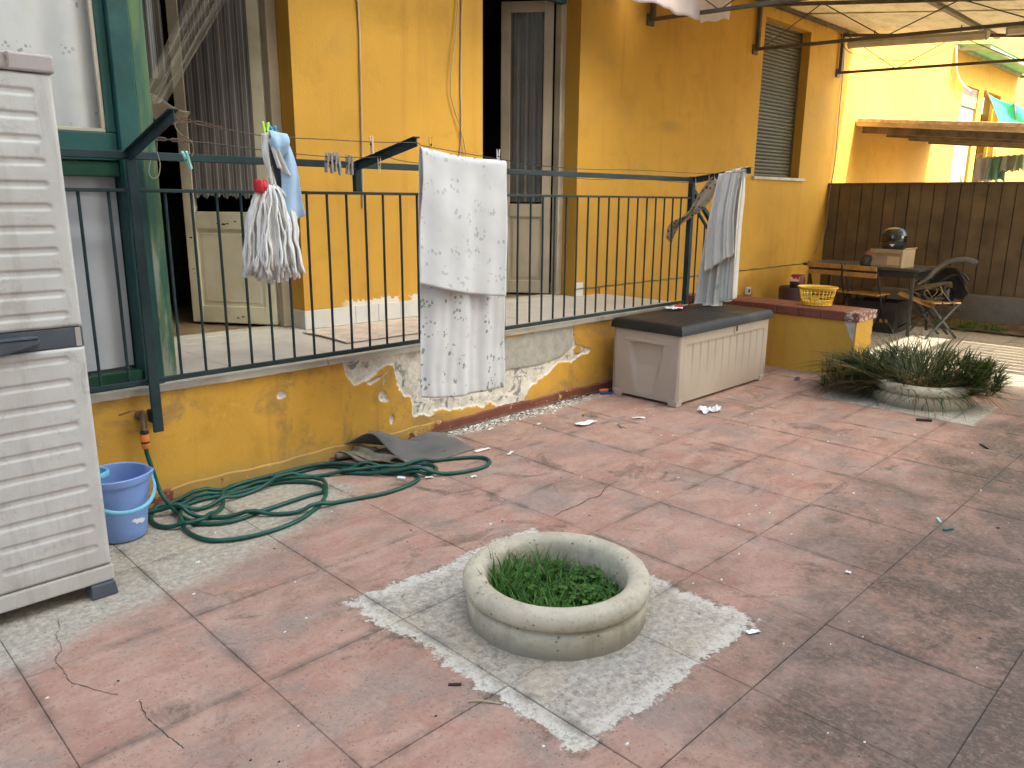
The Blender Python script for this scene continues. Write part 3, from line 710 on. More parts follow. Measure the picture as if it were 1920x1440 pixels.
for k in range(-6, 39):
    x = 1.0875+.1225*k
    if abs(x-1.31) < .04 or x > 5.83: continue
    m = MB(); zb = .646-.002*k/6; m.tube([(x, 0, .655), (x+random.uniform(-.002,.002), 0, 1.1), (x, 0, 1.52)], .0072, 8); sm_angle(m.build('baluster', M_rail, rail), 50)
def arm(X):
    p0 = Vector((X, .0, 1.692)); p1 = Vector((X, -.54, 1.835 if X < 2 else (1.80 if X < 4 else 1.765)))
    m = MB(); m.bar(p0, p1, .042, .005); dn = Vector((0, 0, -.024)); m.bar(p0+dn, p1+dn, .005, .043)
    m.build('line_arm', M_rail, rail, bevel=.001)
for X in (1.31, 2.51, 5.892): arm(X)
rp('stair_rail', lambda m: m.bar((5.90, 0, 1.60), (6.75, 0, .90), .035, .035)); rp('stair_rail', lambda m: m.bar((5.90, 0, 1.50), (6.70, 0, .84), .022, .022))
for x in (6.02, 6.14, 6.26, 6.38, 6.5):
    m = MB(); m.tube([(x, 0, .56-(x-5.95)*.45), (x, 0, 1.50-(x-5.9)*.82)], .0072, 8); sm_angle(m.build('baluster', M_rail, rail), 50)
# steps down beside the terrace
st = empty('side_steps', (6.0, 4.3, 0), 'concrete steps going down from the terrace beside the deck box', 'steps')
for i in range(3):
    m = MB(); m.box(-.04+.24*i, .20+.24*i, -.50, .46, 0, .46-.155*i); m.build('step', M_coping, st, bevel=.006)

# washing lines
def line(pts, lab, n='washing_line'):
    m = MB(); m.tube(smoothpath(pts, 6), .0022, 5); return m
wl = empty('washing_line', (0, 0, 0), 'outer sagging steel washing line carrying the white printed cloth', 'washing line')
outer = [(1.317,3.215,1.800),(1.50,3.2,1.775),(1.698,3.2,1.756),(2.013,3.2,1.759),(2.248,3.2,1.762),(2.505,3.2,1.771),(2.58,3.2,1.757),(3.12,3.2,1.713),(3.358,3.2,1.695),(3.839,3.2,1.686),(4.396,3.2,1.697),(5.272,3.2,1.700),(5.88,3.215,1.735)]
m = line(outer, ''); m.build('wire', M_steel, wl)
def linkchain(par, pts, rr=.0022):
    for (p, q) in pts:
        p, q = Vector(p), Vector(q); d = (q-p); s_ = Vector((0,0,1)).cross(d).normalized()*.006; u_ = Vector((0,0,.006))
        m = MB(); L = [p+d*.02, p+d*.15+u_, p+d*.85+u_, p+d*.98, p+d*.85-u_, p+d*.15-u_, p+d*.02]
        m.tube(L, rr, 6); m.build('turnbuckle', M_rust, par)
linkchain(wl, [((1.318,3.212,1.803),(1.38,3.206,1.793)), ((1.385,3.206,1.792),(1.475,3.203,1.779)), ((1.478,3.203,1.779),(1.50,3.2,1.775))])
wl2 = empty('washing_line', (0, 0, 0), 'inner steel washing line carrying the bunch of weathered pegs', 'washing line')
inner = [(1.32,3.47,1.738),(1.45,3.46,1.733),(1.578,3.46,1.730),(1.831,3.46,1.712),(2.112,3.46,1.700),(2.361,3.46,1.703),(2.51,3.47,1.712),(2.72,3.47,1.69),(3.48,3.48,1.675),(4.2,3.5,1.640),(4.81,3.5,1.655),(5.5,3.5,1.640),(5.885,3.55,1.675)]
m = line(inner, ''); m.build('wire', M_steel, wl2)
linkchain(wl2, [((1.325,3.469,1.738),(1.38,3.466,1.736)), ((1.39,3.465,1.736),(1.46,3.462,1.733)), ((1.463,3.462,1.733),(1.487,3.46,1.731))])
# S hook of a hanger and loose loop
m = MB(); m.tube(smoothpath([(1.352,3.21,1.796),(1.335,3.212,1.800),(1.318,3.215,1.785),(1.318,3.215,1.765),(1.335,3.215,1.742),(1.362,3.215,1.728),(1.378,3.215,1.708),(1.380,3.215,1.680),(1.372,3.215,1.66)], 8), .0026, 6)
tag(sm_angle(m.build('hook', M_brass), 60), 'bent brass coloured hook hanging from the first washing line arm', 'hook')
m = MB(); m.tube(smoothpath([(1.325,3.50,1.748),(1.345,3.49,1.735),(1.342,3.49,1.69),(1.350,3.49,1.64),(1.340,3.49,1.59),(1.315,3.49,1.575),(1.300,3.49,1.60),(1.312,3.49,1.65)], 8), .0015, 5)
tag(m.build('string_loop', M_cab2), 'thin string loop dangling under the first washing line arm', 'string')

# pegs
def peg_tree(mat, kind):
    r = empty('clothes_peg', (0, 0, 0))
    for s in (-1, 1):
        m = MB()
        if kind == 'wood':
            m.prism([(s*.0015, -.036), (s*.0055, -.036), (s*.0065, -.004), (s*.0085, .034), (s*.0055, .036), (s*.0012, .002)], 'x', -.0052, .0052)
            # prism axis x uses (y,z) points
        else:
            m.prism([(s*.001, -.040), (s*.006, -.040), (s*.008, -.010), (s*.016, .034), (s*.012, .040), (s*.007, .034), (s*.001, .0)], 'x', -.006, .006)
        m.build('leg', mat, r, bevel=.0012)
    m = MB(); m.tube([(-.0062, .0, .002), (.0062, .0, .002)], .0042, 8); m.build('spring', M_steel, r); return r
_pegs = {}
def peg(mat, kind, loc, rz, tilt, lab, sc=1.0, group=None):
    k = (mat.name, kind)
    if k not in _pegs: o = _pegs[k] = peg_tree(mat, kind)
    else: o = copy_tree(_pegs[k])
    o.location = loc; o.rotation_euler = (tilt[0], tilt[1], rz); o.scale = (sc, sc, sc); tag(o, lab, 'clothes peg', group or 'pegs on the washing lines'); return o
H = math.pi/2
peg(M_lime, 'plastic', (1.692, 3.195, 1.772), H, (.1, .12), 'lime green plastic peg gripping the mop and blue cloth', 1.1)
peg(M_sky, 'plastic', (1.733, 3.195, 1.762), .5, (.0, -.35), 'bright blue plastic peg leaning beside the lime green peg', 1.0)
peg(M_teal, 'plastic', (1.362, 3.235, 1.645), .4, (.0, -.42), 'pale teal peg dangling from the brass hook', .95)
for i, (dx, dz, tl, lab) in enumerate([(-.085, 0, .1, 'weathered grey wooden peg, leftmost of the bunch on the inner line'), (-.06, -.004, -.05, 'weathered grey wooden peg, second from left in the bunch'),
        (-.037, .004, .06, 'weathered grey wooden peg, third from left in the bunch'), (-.016, -.012, -.12, 'weathered grey wooden peg left of the tall pale peg'),
        (.035, -.006, .08, 'weathered grey wooden peg just right of the tall pale peg'), (.056, -.010, -.02, 'weathered grey wooden peg, rightmost of the bunch on the inner line')]):
    peg(M_oldpeg, 'wood', (2.235+dx, 3.46, 1.672+dz), .25+tl*2, (tl, tl*.6), lab, 1.35)
peg(M_woodpeg, 'wood', (2.238, 3.2, 1.748), .2, (0, -.06), 'tall pale wooden peg clipped on the outer line above the peg bunch', 1.15)
peg(M_woodpeg, 'wood', (2.46, 3.455, 1.668), 1.0, (0, .03), 'new pale wooden peg hanging alone right of the peg bunch', 1.05)
peg(M_yellowp, 'wood', (2.60, 3.2, 1.765), 1.15, (0, 0), 'yellow peg holding the left corner of the printed cloth', 1.2)
peg(M_whitep, 'wood', (3.075, 3.2, 1.728), 1.2, (0, -.05), 'white peg holding the right corner of the printed cloth', 1.15)
peg(M_whitep, 'wood', (5.892, 3.24, 1.735), .8, (0, .05), 'white peg at the tip of the corner arm, outermost', 1.15)
peg(M_whitep, 'wood', (5.86, 3.27, 1.72), .5, (0, -.1), 'white peg beside the outermost one above the grey cloth', 1.15)
peg(M_woodpeg, 'wood', (5.892, 3.52, 1.68), .6, (0, .1), 'pale wooden peg holding the brown scarf on the corner arm', 1.15)
peg(M_woodpeg, 'wood', (5.892, 3.57, 1.67), .9, (0, -.1), 'pale wooden peg left of the scarf on the corner arm', 1.15)
peg(M_whitep, 'wood', (5.892, 3.70, 1.665), .7, (0, .0), 'cream peg next to the balustrade corner post', 1.1)

# printed cloth folded over the outer line
def cloth_print():
    m = MB(); nu, nv = 60, 150
    def top(u): return 1.752-.042*u-.016*math.sin(u*math.pi)
    def fn(u, v):
        lf = .685+.07*u; lb = 1.315-.005*u; s = v*(lf+lb)-lf; t = top(u)+.003
        a = abs(s); side = -1 if s < 0 else 1
        amp = .012*min(1, a/.3)
        rip = amp*(math.sin(u*9+1.0+a*.8)+.6*math.sin(u*21+a*1.5)+.4*math.sin(u*4.2-a*3))
        if side > 0: rip += .0035*min(1, max(0, a-.5)/.4)*math.sin(u*47+3*mnoise.noise(Vector((u*4, a*2, 7))))+.009*mnoise.noise(Vector((u*6, a*1.5, 9)))
        rip += .012*mnoise.noise(Vector((u*3, a*4, 3.0+side)))
        x = 2.532+.60*u
        if side < 0: x += -.035*(a/.7)*(1-.2*u)
        else: x += .030*math.sin(min(1, a/.55)*1.57)*(.35+.65*u)-.028*max(0, a-.6)*u-.0*a
        x += .004*math.sin(a*9+u*3)
        wd = .010 if a > .02 else .010*a/.02
        y = 3.2+side*wd+rip+(.016 if side > 0 else -.016)*min(1, a/.25)
        if side < 0: y -= .02*max(0, (a-.45))*(1+math.sin(u*7))
        if abs(a-(lb-.062)) < .004 and side > 0: y -= .0022
        if abs(a-(lf-.018)) < .004 and side < 0: y -= .0022
        z = t-a if a > .006 else t-.0
        if side > 0 and a > 1.24: y -= .002
        return (x, y, z)
    m.grid(nu, nv, fn, lambda u, v: (u*.6, v*2.03))
    o = m.build('printed_cloth', M_print, smooth=True, fixn=False, solid=.0014)
    at = o.data.attributes.new('fade', 'FLOAT', 'POINT')
    at.data.foreach_set('value', np.array([1.0 if j/nv < .35 else 0.0 for j in range(nv+1) for i in range(nu+1)], dtype=np.float32))
    return tag(o, 'long white cotton cloth with small leaf sprigs folded over the washing line', 'cloth')
pc = cloth_print()
# grey cloth over the corner arm
def cloth_grey(seed, y0, y1, lenf, x, lab, sidex):
    rr = random.Random(seed)
    def fn(u, v):
        ya = y0+(y1-y0)*u; zt = 1.72+(.44-u*.26)*0-.0
        zt = 1.767-.135*((ya-3.2)/.54)
        a = v*lenf(u); sp = 1+.55*v*(1-u)*1.0
        fold = .026*math.sin(u*31+seed)+.016*math.sin(u*57+1.3)+.012*math.sin(u*13+v*2)
        y = y0+(y1-y0)*u + (y1-y0)*0 + (.20*v*(1-u)**2 - .06*v*u) + .010*math.sin(u*31)
        yy = 3.44 + (3.235-3.44)*u + .14*v**.9*(1-u)**1.6 - .02*v*u + .014*math.cos(u*31+seed)
        xx = x+sidex*(.012+.028*min(1, v*2.2)+fold*1.25*min(1, .35+v*3))
        z = zt-.0-a
        if z < .640: 
            ex = .640-z; z = .640+.004*math.sin(u*20); xx -= ex*.7
        return (xx, yy, z)
    m = MB(); m.grid(90, 70, fn, lambda u, v: (u*.9, v*1.1))
    return tag(m.build('hanging_cloth', M_grcl, smooth=True, fixn=False, solid=.002), lab, 'cloth')
cloth_grey(1, 3.5, 3.23, lambda u: 1.12 if u < .55 else 1.06-.10*max(0, (u-.72)), 5.885, 'pleated grey cloth with faint green flowers hanging down onto the deck box', -1)
m = MB()
def fnf(u, v):
    yy = 3.42-.185*u+.02*math.sin(v*3); a = v*(.80-.12*u); zt = 1.767-.135*((yy-3.2)/.54)
    return (5.80-.02*math.sin(u*18+1)-.045*min(1, v*2)-.012*math.sin(u*41), yy+.07*v*(1-u)-.02*v, zt+.006-a)
m.grid(50, 40, fnf, lambda u, v: (u*.6+2, v*.8+1)); tag(m.build('hanging_cloth', M_grcl, smooth=True, fixn=False, solid=.002), 'shorter inner fold of grey cloth in front of the long pleated grey one', 'cloth')
# scarf
m = MB(); P = smoothpath([(5.885,3.50,1.675),(5.87,3.56,1.58),(5.86,3.64,1.47),(5.85,3.68,1.42),(5.85,3.76,1.35),(5.84,3.83,1.30),(5.83,3.88,1.24),(5.83,3.90,1.16)], 8)
def fsc(u, v):
    i = min(int(v*(len(P)-1)), len(P)-2); f = v*(len(P)-1)-i; p = P[i]*(1-f)+P[i+1]*f
    wdt = .05+.025*math.sin(v*9)
    return (p.x+.02*math.sin(u*9+v*5), p.y+(u-.5)*wdt*1.2, p.z+(u-.5)*wdt+.01*math.sin(u*14+v*11))
m.grid(14, 60, fsc, lambda u, v: (u*.2, v*.8)); tag(m.build('scarf', M_scarf, smooth=True, solid=.003, fixn=False), 'brown patterned scarf looped from the corner arm behind the balustrade', 'scarf')
# mop head
mop = empty('string_mop', (1.70, 3.2, 1.55), 'white string mop head hanging upside down with red socket', 'mop')
rr = random.Random(5); m = MB()
for k in range(170):
    an = rr.uniform(0, 6.283); ring = rr.uniform(.25, 1); L = .375+.03*(1-ring)+rr.uniform(-.035, .03)-(.0 if math.cos(an) > -.4 else .01)
    if ring < .55: L += .0
    tx, ty = math.cos(an), math.sin(an); pts = []; tw = rr.uniform(-.3, .3)
    for i in range(9):
        t = i/8; r_ = (.030+.050*min(1, t*2.6)**.8+.048*t)*ring
        a2 = an+tw*t
        pts.append((r_*math.cos(a2)*1.05-.012*t+.006*math.sin(t*9+k)+.004*math.sin(t*21+k*3), r_*math.sin(a2)*.8+.004*math.sin(t*9+k*2), -.002-L*t+.03*(1-ring)*0+.022*math.sin(min(1, t*2.4)*3.1)*ring))
    m.tube(smoothpath(pts, 2), lambda t: .0085+.0050*min(1, t*1.4), 6, flat=.42)
m.lathe([(0,.008),(.03,.004),(.055,-.05),(.075,-.16),(.092,-.28),(.10,-.335),(0,-.34)], 24, (-.006,0,0), 1.0, .75)
m.build('mop_strings', M_mop, mop, smooth=True)
m = MB(); m.lathe([(0,.030),(.014,.030),(.022,.022),(.026,.0),(.024,-.03),(0,-.035)], 20, (-.040, -.005, -.005)); so = m.build('socket', M_redp, mop, smooth=True)
m = MB(); m.lathe([(.019,0),(.022,.006),(.020,.03),(.022,.05),(.018,.055)], 16, (-.058, -.012, -.03)); so = m.build('socket_collar', M_redp, mop, smooth=True)
m = MB(); m.grid(10, 24, lambda u, v: (-.028+.026*u+.014*v-.006*math.sin(v*5)-.0, -.012+.012*math.sin(u*6+v*4), .215-.215*v), lambda u, v: (u*.05, v*.25)); m.build('hanging_band', M_mop, mop, smooth=True, solid=.006)
m = MB(); m.grid(16, 12, lambda u, v: (-.012+.055*u*(.4+.6*v)+.035*v, -.032-.012*math.sin(u*9), .19-.115*v-.035*u*v), lambda u, v: (u*.1, v*.15)); m.build('band_end', M_mop, mop, smooth=True, solid=.006)
# blue and slate cloth
m = MB()
def fbl(u, v):
    x = 1.715+.065*u+.085*v*(.55+.45*u)+.012*math.sin(v*5); z = 1.772-.010*u-.34*v-.05*v*(1-u)
    return (x, 3.185+.010*math.sin(u*7+v*3)-.012*math.sin(v*3.1), z)
m.grid(24, 40, fbl, lambda u, v: (u*.15, v*.4)); tag(m.build('cleaning_cloth', M_ltblue, smooth=True, solid=.004, fixn=False), 'pale blue cleaning cloth pegged beside the white mop head', 'cloth')
m = MB(); m.grid(10, 20, lambda u, v: (1.705+.06*u+.04*v, 3.205+.006*math.sin(u*8), 1.74-.24*v*(1-.1*u)), lambda u, v: (u, v)); tag(m.build('cleaning_cloth', M_slatecl, smooth=True, solid=.004), 'dark slate cloth between the mop band and the blue cloth', 'cloth')
m = MB(); m.grid(16, 14, lambda u, v: (1.690+.085*u, 3.168-.018*math.sin(v*3.1)-.006*math.sin(u*9), 1.778-.012*u-(.055+.05*math.sin(u*3.1))*v), lambda u, v: (u*.15, v*.1)); 
o = m.build('cloth_fold', M_ltblue, smooth=True, solid=.004, fixn=False); o.parent = [q for q in COL.objects if q.name == 'cleaning_cloth'][0]
# pink cloth at the top of the frame
m = MB()
def fpk(u, v):
    x = 5.62+1.62*u+.04*v; y = 4.25-.06*math.sin(u*5); z = 3.62-(.50-.26*(1-math.sin(min(1,u*1.25)*math.pi*.5+.05))-.0)*v
    e = .47+.03*math.sin(u*math.pi)-.11*max(0, u-.6)/.4+.008*math.sin(u*40)
    return (x, y+.02*math.sin(u*17+v*2)*(.5+v), 3.62-(e+.02)*v)
m.grid(60, 16, fpk, lambda u, v: (u*1.6, v*.5)); tag(m.build('pink_cloth', M_pink, smooth=True, solid=.002, fixn=False), 'pale pink frilled cloth hanging under the canopy at the top edge', 'cloth')

# doormat on terrace
mt = MB()
def fmt(u, v): return (2.64+1.25*u+.02*math.sin(v*3), 4.12+.54*v, .607+.006+.003*abs(math.sin(v*60)))
mt.grid(60, 80, fmt); tag(mt.build('terrace_mat', M_mat, solid=.006, smooth=False, fixn=False), 'beige ribbed mat lying on the terrace tiles by the pillar', 'mat')

# ================================================================== CABINET
cab = empty('storage_cabinet', (.845, 3.03, 0), 'tall pale grey resin storage cabinet with grooved doors and dark handle band', 'cabinet')
def cb(n, b, mt, bev=.006, par=cab):
    m = MB(); m.box(*b); return m.build(n, mt, par, bevel=bev)
Wd = .385
def door(x1, z0, z1, ngr, zf, zl, lab=None):
    x0 = x1-Wd; nx_, nz_ = 64, int((z1-z0)/.004); zs = np.linspace(z0, z1, nz_+1); xs = np.linspace(x0, x1, nx_+1)
    gx, gz = np.meshgrid(xs, zs); dep = np.zeros_like(gx)
    cs = np.linspace(zl, zf, ngr)
    for i, c in enumerate(cs):
        a, b = x0+.035+.022*(c-z0)*0, x1-.052+.02*(.5-i/ngr); r = .0105
        px = np.clip(gx, a+r, b-r); d = np.hypot(gx-px, gz-c)-r; dep = np.maximum(dep, np.clip(.5-d/.006, 0, 1)*.0045)
    ed = np.minimum(np.minimum(gx-x0, x1-gx), np.minimum(gz-z0, z1-gz)); dep = dep+np.clip(1-ed/.010, 0, 1)**2*.008
    m = MB(); V = np.stack([gx, -.014+dep, gz], -1).reshape(-1, 3); ids = np.arange((nx_+1)*(nz_+1)).reshape(nz_+1, nx_+1)
    F = np.stack([ids[:-1,:-1], ids[:-1,1:], ids[1:,1:], ids[1:,:-1]], -1).reshape(-1, 4); m.add(V.tolist(), F.tolist())
    o = m.build('door', M_resin, cab, smooth=True, fixn=False)
    cb('door_edge', (x0+.001, x1-.001, -.0065, .016, z0+.001, z1-.001), M_resin, .002, o)
    return o
for x1 in (-.005, -.005-Wd-.006):
    door(x1, 1.049, 1.890, 11, 1.830, 1.095); door(x1, .125, .973, 10, .935, .205)
cb('carcass', (-.78, 0, .017, .42, .10, 1.888), M_resin, .006); cb('top_cap', (-.785, .005, -.022, .43, 1.893, 1.950), M_resincap, .008)
cb('base_plinth', (-.785, .003, -.012, .43, .055, .121), M_resin, .008)
cb('handle_band', (-.78, -.004, -.008, .0165, .975, 1.047), M_resind, .004); cb('end_cap', (-.030, -.012, -.0105, -.0082, .977, 1.045), M_resincap, .001)
m = MB(); m.prism([(-.52, .977), (-.40,.955), (-.36,.955), (-.15, 1.0), (-.148, 1.022), (-.52, 1.022)], 'y', -.040, -.0085); m.build('handle', M_resind, cab, bevel=.006)
m = MB(); m.box(-.52, -.152, -.044, -.0085, 1.0225, 1.029); m.build('handle_lip', M_resind, cab, bevel=.002)
for (a, b) in ((-.085, .0), (-.775, -.69)):
    for y in (-.022, .34):
        m = MB(); m.add([(a-.006,y-.006,0),(b+.006,y-.006,0),(b+.006,y+.085,0),(a-.006,y+.085,0),(a,y,.054),(b,y,.054),(b,y+.08,.054),(a,y+.08,.054)],
            [(0,3,2,1),(4,5,6,7),(0,1,5,4),(1,2,6,5),(2,3,7,6),(3,0,4,7)]); m.build('foot', M_resind, cab, bevel=.006)
m = MB(); m.tube(smoothpath([(-.13,-.0235,1.947),(-.127,-.0235,1.925),(-.13,-.0235,1.903)], 4), lambda t: .010+.004*math.sin(t*9), 8, flat=.08); m.build('stain', plain('rust_drip', (.25,.205,.195), .7), cab)

# ================================================================== BUCKET
bk = empty('mop_bucket', (1.045, 3.545, 0), 'cornflower blue mop bucket with aqua handle standing beside the cabinet', 'bucket')
def bwob(an, r, z):
    if z > .25:
        a = (an-(-.55)+math.pi) % (2*math.pi)-math.pi
        r += .017*math.exp(-(a/.28)**2)*((z-.25)/.05 if z < .30 else 1); 
        if abs(a) < .7: z += .006*math.exp(-(a/.25)**2)
    return r, z
m = MB(); m.lathe([(0,.006),(.098,.004),(.106,.012),(.110,.05),(.134,.265),(.142,.268),(.145,.275),(.145,.300),(.140,.304),(.134,.300),(.130,.262),(.103,.02),(0,.016)], 72, wob=bwob)
sm_angle(m.build('body', M_blue, bk), 50)
m = MB(); m.tube(smoothpath([(-.147,-.01,.262),(-.135,-.075,.215),(-.08,-.142,.178),(0,-.165,.165),(.08,-.145,.178),(.135,-.08,.215),(.150,-.012,.262)], 8), .010, 8, flat=.6); sm_angle(m.build('handle', M_lblue, bk), 60)
for s in (-1, 1):
    m = MB(); m.tube([(s*.140, -.005, .262), (s*.158, -.005, .262)], .012, 12); m.build('pivot', M_lblue, bk, bevel=.002)
m = MB(); m.lathe([(.058,.302),(.066,.302),(.068,.318),(.062,.326),(.054,.322),(.046,.25),(.042,.20),(.034,.20),(.040,.25),(.050,.31)], 40, (-.085, .02, 0)); sm_angle(m.build('wringer', M_lblue, bk), 50)
m = MB()
rr = random.Random(3)
for k in range(26):
    an = -1.66+.020*k+rr.uniform(-.01,.01)+.25; zz = .100-.0006*k+rr.uniform(-.006,.006); r_ = .1165; s_ = rr.uniform(.003,.009)
    b0 = len(m.v); pts = []
    for q in range(6):
        aa = an+math.cos(q*1.047)*s_/r_*1.2; pts.append((r_*math.cos(aa), r_*math.sin(aa), zz+math.sin(q*1.047)*s_))
    m.add(pts, [(0,1,2,3,4,5)])
m.build('label_residue', M_white, bk)

# ================================================================== TAP AND HOSE
tap = empty('garden_tap', (1.25, 3.76, .46), 'weathered tap with rusty lever and orange hose connector on the yellow wall', 'tap')
m = MB(); m.tube([(0,.03,.02),(0,-.03,.02)], .011, 12); m.tube([(0,-.03,.035),(0,-.03,-.03)], .012, 12); m.tube([(0,-.03,-.03),(0,-.03,-.045)], .016, 6); m.tube([(0,.022,.02),(0,.010,.02)], .022, 14); m.build('body', M_brass, tap, bevel=.002)
m = MB(); m.tube([(0,-.03,.035),(0,-.03,.05)], .008, 8); m.bar((.01,-.03,.052), (-.05,-.032,.060), .014, .004); m.bar((-.048,-.032,.060), (-.105,-.034,.050), .018, .005); m.build('lever', M_rust, tap, bevel=.0015)
m = MB(); m.lathe([(0,.0),(.018,0),(.019,.003),(.019,.014),(.016,.016),(0,.016)], 18, (0,-.03,-.063)); sm_angle(m.build('collar', M_black, tap), 40)
m = MB(); m.lathe([(0,0),(.014,0),(.017,.004),(.018,.022),(.0165,.024),(.0165,.032),(.020,.036),(.020,.066),(.017,.070),(0,.070)], 20, (0,-.03,-.134)); sm_angle(m.build('connector', M_orange, tap), 40)
m = MB(); m.lathe([(.0185,0),(.0195,.002),(.0195,.007),(.0185,.009)], 20, (0,-.03,-.108)); sm_angle(m.build('connector_ring', M_black, tap), 40)
H1 = [(1.283,3.70),(1.30,3.50),(1.32,3.427),(1.452,3.331),(1.65,3.347),(1.882,3.367),(1.987,3.37),(2.012,3.507),(1.868,3.645),(1.634,3.655),(1.465,3.690),(1.35,3.634),(1.27,3.406),(1.282,3.234),(1.363,3.141),(1.52,3.1),(1.696,3.123),(1.874,3.226),(1.995,3.362),(2.035,3.507),(1.917,3.62),(1.732,3.676),(1.519,3.70),(1.369,3.70),(1.316,3.594),(1.402,3.449),(1.581,3.321),(1.746,3.209),(1.943,3.189),(2.19,3.124),(2.395,3.142),(2.476,3.213),(2.433,3.361),(2.29,3.57),(2.20,3.690),(2.058,3.715),(1.773,3.715),(1.515,3.715),(1.302,3.715),(1.214,3.66),(1.20,3.50),(1.33,3.40)]
H2 = [(1.50,3.52),(1.622,3.70),(1.908,3.715),(2.15,3.70),(2.271,3.60),(2.374,3.381),(2.503,3.21),(2.618,3.22),(2.636,3.329),(2.492,3.44),(2.34,3.486),(2.207,3.551),(2.439,3.271),(2.648,3.107),(2.832,3.066),(2.937,3.119),(2.93,3.218),(2.751,3.323),(2.525,3.384),(2.293,3.47),(2.064,3.594),(1.828,3.628),(1.60,3.60),(1.40,3.58),(1.22,3.66),(1.05,3.70)]
path = [(1.25,3.73,.33),(1.252,3.725,.29),(1.268,3.715,.20),(1.285,3.70,.10)]
rr = random.Random(2)
pl = [Vector((x, y, 0)) for x, y in H1+H2]
sp = smoothpath([(p.x, p.y, 0) for p in pl], 10)
# lift where a later strand crosses an earlier one
zs = [.0115]*len(sp); grid_ = {}
for i, p in enumerate(sp):
    key = (int(p.x/.02), int(p.y/.02)); top = 0
    for dx in (-1,0,1):
        for dy in (-1,0,1):
            for j in grid_.get((key[0]+dx, key[1]+dy), ()):
                if i-j > 8 and (sp[j]-p).length < .021: top = max(top, zs[j]+.0205)
    if top: zs[i] = max(zs[i], min(top, .066))
    grid_.setdefault(key, []).append(i)
z2 = zs[:]
for _ in range(12): z2 = [max(zs[i], (z2[max(i-1,0)]+z2[i]+z2[min(i+1,len(zs)-1)])/3-.0004) for i in range(len(zs))]
full = [Vector(q) for q in smoothpath(path+[(1.302,3.60,.035),(1.312,3.52,.016)], 6)] + [Vector((p.x, p.y, z2[i])) for i, p in enumerate(sp) if i > 20]
hose = empty('garden_hose', (0,0,0), 'dark green garden hose lying in loose loops along the yellow wall', 'hose')
m = MB(); m.tube(full, .0108, 8); sm_angle(m.build('hose_pipe', M_hose, hose), 60)
m = MB(); m.tube([(2.335,3.20,.038),(2.365,3.17,.034)], .0125, 10); m.tube([(2.345,3.215,.036),(2.330,3.195,.030)], .006, 6); m.build('clamp', plain('bright_clamp', (.6,.6,.58), .35, .1, metal=.7), hose)

# ================================================================== FELT SHEET
tp = empty('felt_sheet', (2.65, 3.5, 0), 'crumpled dark grey felt sheet folded on the floor by the wall', 'sheet')
def quad(A, B, C, D, u, v):
    return [A[i]*(1-u)*(1-v)+B[i]*u*(1-v)+C[i]*u*v+D[i]*(1-u)*v for i in range(2)]
def fup(u, v):
    # u along the wall, v toward the yard
    A, B, C, D = (2.36,3.80),(3.02,3.64),(3.04,3.36),(2.53,3.345)
    x, y = quad(A, B, C, D, u, v)
    # left edge bows in between wall corner and front corner
    x += .10*math.sin(v*math.pi)*(1-u)**1.5; y += .05*math.sin(v*math.pi)*u
    ridge = math.exp(-((v-.30-.25*u)/.16)**2)
    z = .022+.085*math.exp(-((u-.05)/.28)**2)*math.exp(-((v-.22)/.30)**2)+.055*ridge*(1-u*.75)+.05*math.exp(-((u-.80)/.2)**2)*math.exp(-((v-.06)/.22)**2)
    z += .014*math.sin(u*7+v*4)*(1-v)*.6+.006*mnoise.noise(Vector((u*4, v*4, 1)))
    fl = .065*max(0, 1-u/.10)*math.sin(min(1, v*1.3)*math.pi)
    z += -fl*.2; 
    z *= (1-.85*max(0, v-.72)/.28); z = max(z, .004+.020*(1-v))
    return (x-2.65, y-3.5, z)
m = MB(); m.grid(44, 36, fup); m.build('upper_fold', M_tarp, tp, smooth=True, solid=.006, fixn=False)
for k, (A, B, C, D, z0, mt) in enumerate([((2.36,3.80),(2.98,3.62),(2.95,3.40),(2.45,3.50),.010,M_tarpd),((2.33,3.79),(2.9,3.6),(2.86,3.42),(2.40,3.55),.022,M_tarpd)]):
    def flw(u, v):
        x, y = quad(A, B, C, D, u, v)
        return (x-2.65, y-3.5, z0+.010*math.sin(u*8+k*2+v*3)*(1-u*.6)+.012*math.exp(-(u/.12)**2)*(1+math.sin(v*7)))
    m = MB(); m.grid(28, 18, flw); m.build('lower_fold', mt, tp, smooth=True, solid=.007, fixn=False)
m = MB(); m.tube(smoothpath([(2.315-2.65,3.775-3.5,.024),(2.40-2.65,3.735-3.5,.026),(2.55-2.65,3.70-3.5,.03)], 5), .020, 12); m.build('rolled_edge', M_tarp, tp, smooth=True)
m = MB()
def fcurl(u, v):
    x, y = quad((2.39,3.78),(2.50,3.74),(2.60,3.42),(2.47,3.50), u, v); an = u*3.6
    return (x-2.65+.03*math.cos(an)*.6, y-3.5, .012+.048*math.sin(min(an, 3.1))*(1-.45*v)+.008*math.sin(v*9))
m.grid(16, 20, fcurl); m.build('curled_fold', M_tarpd, tp, smooth=True, solid=.006, fixn=False)

